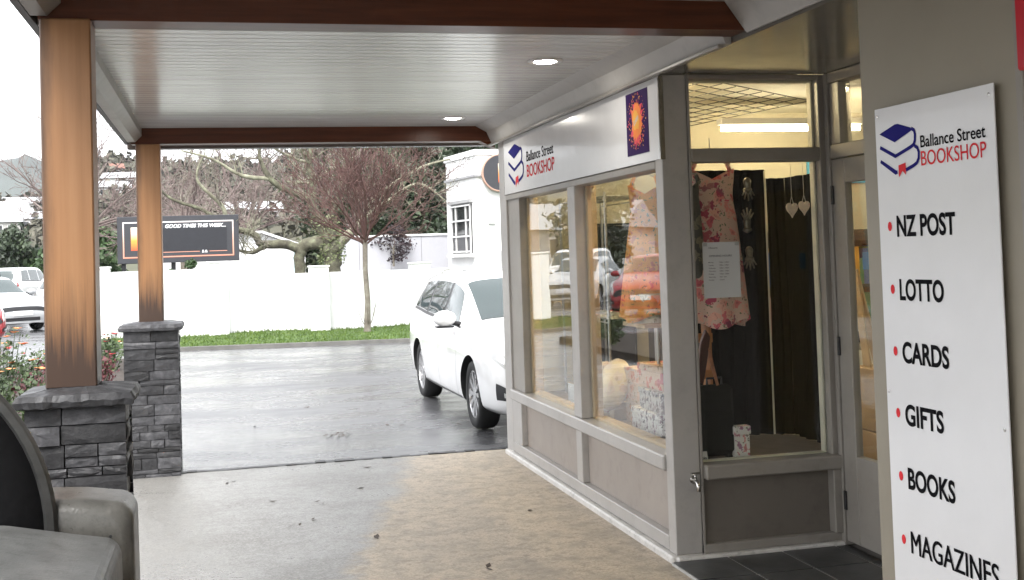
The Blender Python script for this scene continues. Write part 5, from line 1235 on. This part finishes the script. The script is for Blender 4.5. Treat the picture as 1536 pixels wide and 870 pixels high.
# ------------------------------------------------------------------ flower bed at the left
fb = tag(MB().prism([(-3.4, 10.8), (-1.75, 10.8), (-1.35, 13), (-1.2, 17), (-1.25, 20.5), (-2.2, 21), (-3.4, 20)], 2, -.01, .10).build('flower_bed_soil', plain('bed_soil', (.035, .026, .02), .95, var=.4, scale=10, bmp=.6, bscale=30)), kind='structure')
LEAFB = foliage('bedding_leaf', (.02, .035, .012), (.055, .085, .03), (.13, .15, .06), 3); LEAFR = foliage('red_shrub_leaf', (.05, .012, .014), (.11, .026, .03), (.18, .06, .05), 3)
FLO = plain('orange_petal', (.82, .33, .13), .6, var=.2); FLR = plain('red_petal', (.62, .04, .05), .6, var=.2); FLW = plain('white_petal', (.8, .78, .72), .6)
def bed_plant(x, y, h, w, seed, lm, fmats, nf, label, grp):
    q = random.Random(seed); t = thing('flowering_plant', label, 'plant', (x, y, .1), 0, grp); st = MB(); v = []; f = []
    tips = []
    for k in range(14):
        a = q.uniform(0, 6.28); r_ = w * math.sqrt(q.random()); tip = Vector((r_ * math.cos(a), r_ * math.sin(a), h * q.uniform(.6, 1.05))); tips.append(tip); st.tube([(tip.x * .15, tip.y * .15, -.05), (tip.x * .6, tip.y * .6, tip.z * .5), tip], [.008, .006, .003], 4, cap=False)
    st.build('stem', LEAFB, t, local=True)
    for k in range(420):
        tp_ = q.choice(tips); u = q.random() ** .7; p = Vector((tp_.x * (.15 + .85 * u), tp_.y * (.15 + .85 * u), tp_.z * u)) + Vector((q.gauss(0, .05), q.gauss(0, .05), q.gauss(0, .04))); d = Vector((q.gauss(0, 1), q.gauss(0, 1), q.uniform(0, 1))).normalized(); l = q.uniform(.03, .07); e = d.orthogonal().normalized() * l * .35
        b = len(v); v += [p, p + d * l * .5 + e, p + d * l, p + d * l * .5 - e]; f.append((b, b + 1, b + 2, b + 3))
    MB().add(v, f).build('foliage', lm, t, local=True)
    for k in range(nf):
        p = q.choice(tips) + Vector((q.gauss(0, .04), q.gauss(0, .04), q.uniform(.0, .08))); fl = MB()
        for c in range(6):
            a = c * 1.047 + q.uniform(-.2, .2); dv = Vector((math.cos(a), math.sin(a), .5)).normalized(); l = q.uniform(.04, .065); e = Vector((-math.sin(a), math.cos(a), 0)) * l * .38
            fl.add([p, p + dv * l * .6 + e, p + dv * l + Vector((0, 0, -.01)), p + dv * l * .6 - e], [(0, 1, 2, 3)])
        fl.build('flower', q.choice(fmats), t, local=True)
GF = 'flowering plants in the bed at the left'
bed_plant(-2.12, 12.7, .95, .26, 1, LEAFB, [FLO], 12, 'tall orange flowering plant at the left edge behind the buggy', GF)
bed_plant(-1.90, 12.0, .62, .30, 2, LEAFB, [FLO], 5, 'low bushy green plant with a few orange blooms at the left', GF)
bed_plant(-1.84, 12.9, .55, .24, 3, LEAFR, [FLO], 1, 'dark red leaved plant beside the foot of the near post', GF)
bed_plant(-2.35, 11.8, .70, .35, 4, LEAFB, [FLO], 8, 'orange flowering plant partly cut by the left edge, nearer', GF)
bed_plant(-1.42, 15.0, .50, .16, 5, LEAFR, [FLR], 2, 'red leaved plant between the two stone pillars', GF)
bed_plant(-1.55, 18.5, .50, .30, 6, LEAFB, [FLR], 5, 'red flowering plant hidden behind the far stone pillar', GF)
bed_plant(-1.8, 19.7, .45, .35, 7, LEAFB, [FLO, FLW], 7, 'mixed flowering plant at the far end of the bed', GF)
bed_plant(-2.5, 17.0, .45, .35, 8, LEAFB, [FLO, FLR], 6, 'mixed flowering plant in the middle of the bed', GF)

# ------------------------------------------------------------------ hills, far wood, houses
HILLM = foliage('hill_scrub', (.045, .05, .03), (.085, .085, .05), (.15, .14, .09), .035, .9)
def hill(name, tbl, y0, y1, y2, mat_, seed, zbase=-1.0):
    q = random.Random(seed); v = []; f = []; nx, ny = 120, 26; ph = [q.uniform(0, 6) for _ in range(6)]
    for i in range(nx + 1):
        a = -1.1 + 2.2 * i / nx
        for j in range(ny + 1):
            y = y0 + (y2 - y0) * j / ny; t = (y - y0) / (y1 - y0) if y < y1 else 1 - .6 * ((y - y1) / (y2 - y1)); s_ = max(0, t); s_ = s_ ** 1.15 if y < y1 else s_
            hgt = interp(tbl, a) * y1 / 300.0
            z = zbase + hgt * s_ + (hgt * .05 * (math.sin(a * 40 + ph[0] + y * .02) + math.sin(a * 71 + ph[1] - y * .031)) * s_)
            v.append((a * y, y, z))
    for i in range(nx):
        for j in range(ny): f.append((i * (ny + 1) + j, (i + 1) * (ny + 1) + j, (i + 1) * (ny + 1) + j + 1, i * (ny + 1) + j + 1))
    o = MB().add(v, f).build(name, mat_, smooth=True); tag(o, kind='structure'); return lambda a, y: zbase + interp(tbl, a) * y1 / 300.0 * (max(0, (y - y0) / (y1 - y0)) ** 1.15)
midh = hill('hill', [(-1.1, 24), (-.6, 20), (-.3, 17), (-.165, 16), (-.125, 17.5), (-.10, 24), (-.085, 26.5), (-.06, 25.5), (-.01, 24.5), (.04, 24), (.07, 26.5), (.12, 29), (.2, 31), (.5, 27), (1.1, 24)], 95, 300, 420, HILLM, 3)
hill('far_hill', [(-1.1, 34), (-.5, 28), (-.25, 26), (-.165, 27.2), (-.15, 29.4), (-.143, 31.0), (-.137, 28.6), (-.10, 24), (.0, 19), (.2, 22), (.6, 26), (1.1, 28)], 420, 900, 1300, plain('far_hill_bush', (.055, .065, .06), .9, var=.25, scale=.01), 6)
qf = random.Random(77); wv = []; wf = []; placed = 0
while placed < 3600:
    a = qf.uniform(-.26, .30); y = 300 - 175 * qf.random() ** 1.3 ; z = midh(a, y)
    placed += 1; rr = qf.uniform(.7, 1.9) * (1 if y < 240 else 1.3); c = Vector((a * y, y, z + rr * .6)); con = qf.random() < .25; hh = rr * (1.9 if con else 1.0)
    for k in range(20):
        dv = Vector((qf.gauss(0, 1), qf.gauss(0, 1), qf.gauss(0, 1))).normalized(); zz = dv.z; wr_ = rr * ((1 - zz) * .5 + .15 if con else 1); p = c + Vector((dv.x * wr_, dv.y * wr_, zz * hh)) * qf.uniform(.65, 1.0)
        u = (dv + Vector((qf.gauss(0, .5), qf.gauss(0, .5), qf.gauss(0, .5)))).normalized(); a1 = u.orthogonal().normalized() * rr * .42; a2 = u.cross(a1).normalized() * rr * .34
        b = len(wv); wv += [p - a1, p + a2, p + a1, p - a2]; wf.append((b, b + 1, b + 2, b + 3))
tag(MB().add(wv, wf).build('hillside_wood', foliage('hillside_leaf', (.045, .05, .036), (.09, .085, .062), (.15, .13, .105), .03, .9)), 'grey green scrub and woodland covering the hillside', 'woodland', kind='stuff')
ROOFR = plain('terracotta_roof', (.20, .095, .07), .7); ROOFG = plain('pale_iron_roof', (.38, .39, .40), .5)
HWALL = plain('house_weatherboard', (.42, .41, .39), .7, var=.15, scale=.3)
def house(x, y, z, w, dp, h, rz, rm, label, grp='houses on the hillside'):
    t = thing('house', label, 'house', (x, y, z), rz, grp)
    pbox('wall', HWALL, t, -w / 2, w / 2, -dp / 2, dp / 2, -2.5, h, 0, True)
    MB().prism([(-dp / 2 - .4, h - .05), (dp / 2 + .4, h - .05), (0, h + dp * .28)], 0, -w / 2 - .4, w / 2 + .4).build('roof', rm, t, local=True)
    for k in range(3):
        xx = -w / 2 + w * (k + .5) / 3; wi = pbox('window', WHITET, t, xx - .7, xx + .7, -dp / 2 - .06, -dp / 2 - .01, h * .35, h * .82, 0, True); pbox('pane', DGL, wi, xx - .6, xx + .6, -dp / 2 - .09, -dp / 2 - .065, h * .40, h * .78, 0, True)
    pbox('door', plain('house_door', (.2, .1, .08), .5), t, w * .30, w * .30 + .9, -dp / 2 - .05, -dp / 2 - .01, 0, 2.0, 0, True)
hs = [(-.158, 205, 6, 5, 2.4, .3, ROOFG, 'pale roofed white house low at the left edge'), (-.150, 262, 9, 5, 2.4, .1, ROOFG, 'wide white house in the upper row at the left edge'), (-.143, 196, 6, 4, 2.2, -.3, ROOFG, 'white house touching the left side of the near post'),
      (-.161, 240, 7, 5, 2.4, .2, ROOFG, 'long white house second highest at the left edge'), (-.086, 250, 6, 4, 2.0, .2, ROOFR, 'house with an orange tiled roof between the cedar posts'), (-.074, 225, 6, 4, 2.0, -.2, ROOFG, 'small pale roofed house below the orange roof'),
      (-.083, 200, 5, 4, 2.0, .4, ROOFG, 'lowest small white house between the cedar posts'), (.028, 165, 7, 4, 1.8, .1, ROOFG, 'long pale house seen through the old tree branches'),
      (-.167, 185, 6, 4, 2.4, .1, ROOFG, 'white house cut by the left edge, lowest row')]
for (a, y, w, dp, h, rz, rm, lab) in hs: house(a * y, y, midh(a, y) + .8, w, dp, h, rz, rm, lab)
house(-17.5, 72, 0, 8, 6, 3.0, .7, ROOFG, 'white gabled house mirrored in the far side window', None)
py_ = thing('power_pylon', 'small lattice power pylon on the hill crest between the posts', 'pylon', (-.083 * 298, 298, midh(-.083, 298)))
for s in ((-1, -1), (1, -1), (1, 1), (-1, 1)): MB().tube([(s[0] * .8, s[1] * .8, -1), (s[0] * .2, s[1] * .2, 5.2)], .06, 4).build('leg', STEEL, py_, local=True)
for z in (3.2, 4.4): MB().tube([(-1.4, 0, z), (1.4, 0, z)], .06, 4).build('cross_arm', STEEL, py_, local=True)

# hill behind the camera, mirrored in the upper front window
v = []; f = []; nx, ny = 60, 12; qh = random.Random(15)
for i in range(nx + 1):
    x = -260 + 520 * i / nx; hh = 15 + 5 * math.sin(i * .35) + 3 * math.sin(i * .9 + 1) + qh.uniform(-1.2, 1.2)
    for j in range(ny + 1):
        t = j / ny; v.append((x, -70 - 110 * t, -1 + hh * math.sin(min(1, t * 1.5) * 1.5708) * (1 if t < .7 else 1 - .5 * (t - .7)) + qh.uniform(-.5, .5)))
for i in range(nx):
    for j in range(ny): f.append((i * (ny + 1) + j, (i + 1) * (ny + 1) + j, (i + 1) * (ny + 1) + j + 1, i * (ny + 1) + j + 1))
tag(MB().add(v, f).build('rear_hill', HILLM), kind='structure')
# wind-blown leaves on the wet concrete
ql = random.Random(5); v = []; f = []
for (x, y) in ((.05, 9.1), (.30, 8.3), (.62, 8.1), (.42, 7.45), (.85, 6.95), (.55, 7.6), (.95, 8.5), (1.9, 7.3), (1.35, 6.1), (1.1, 9.3), (1.02, 11.15), (1.08, 11.2), (1.0, 11.25), (1.12, 11.12), (.96, 11.1), (1.06, 11.3), (1.15, 11.25), (.92, 11.2), (1.04, 11.05), (1.55, 11.6), (1.7, 11.5), (2.2, 11.3), (.9, 13.4), (.3, 12.2)):
    for k in range(2):
        a = ql.uniform(0, 6.28); l = ql.uniform(.018, .035); p = Vector((x + ql.uniform(-.03, .03), y + ql.uniform(-.05, .05), .019 if y < 9.6 else .008)); d = Vector((math.cos(a), math.sin(a), .15)) * l; e = Vector((-math.sin(a), math.cos(a), .1)) * l * .45
        b = len(v); v += [p - d, p + e, p + d, p - e]; f.append((b, b + 1, b + 2, b + 3))
tag(MB().add(v, f).build('fallen_leaves', plain('dead_leaf', (.05, .03, .018), .6, var=.4, scale=40)), 'a few dark fallen leaves scattered on the wet paving', 'leaves', kind='stuff')

# ------------------------------------------------------------------ damp air
hz = MB().box(-1700, 1700, -300, 1500, -3, 130)
hm = bpy.data.materials.new('damp_air'); hm.use_nodes = True; hn = hm.node_tree; hn.nodes.clear()
pv = hn.nodes.new('ShaderNodeVolumePrincipled'); pv.inputs['Color'].default_value = (.93, .95, 1, 1); pv.inputs['Density'].default_value = .00013; ho = hn.nodes.new('ShaderNodeOutputMaterial'); hn.links.new(pv.outputs[0], ho.inputs['Volume'])
tag(hz.build('haze', hm), kind='stuff')
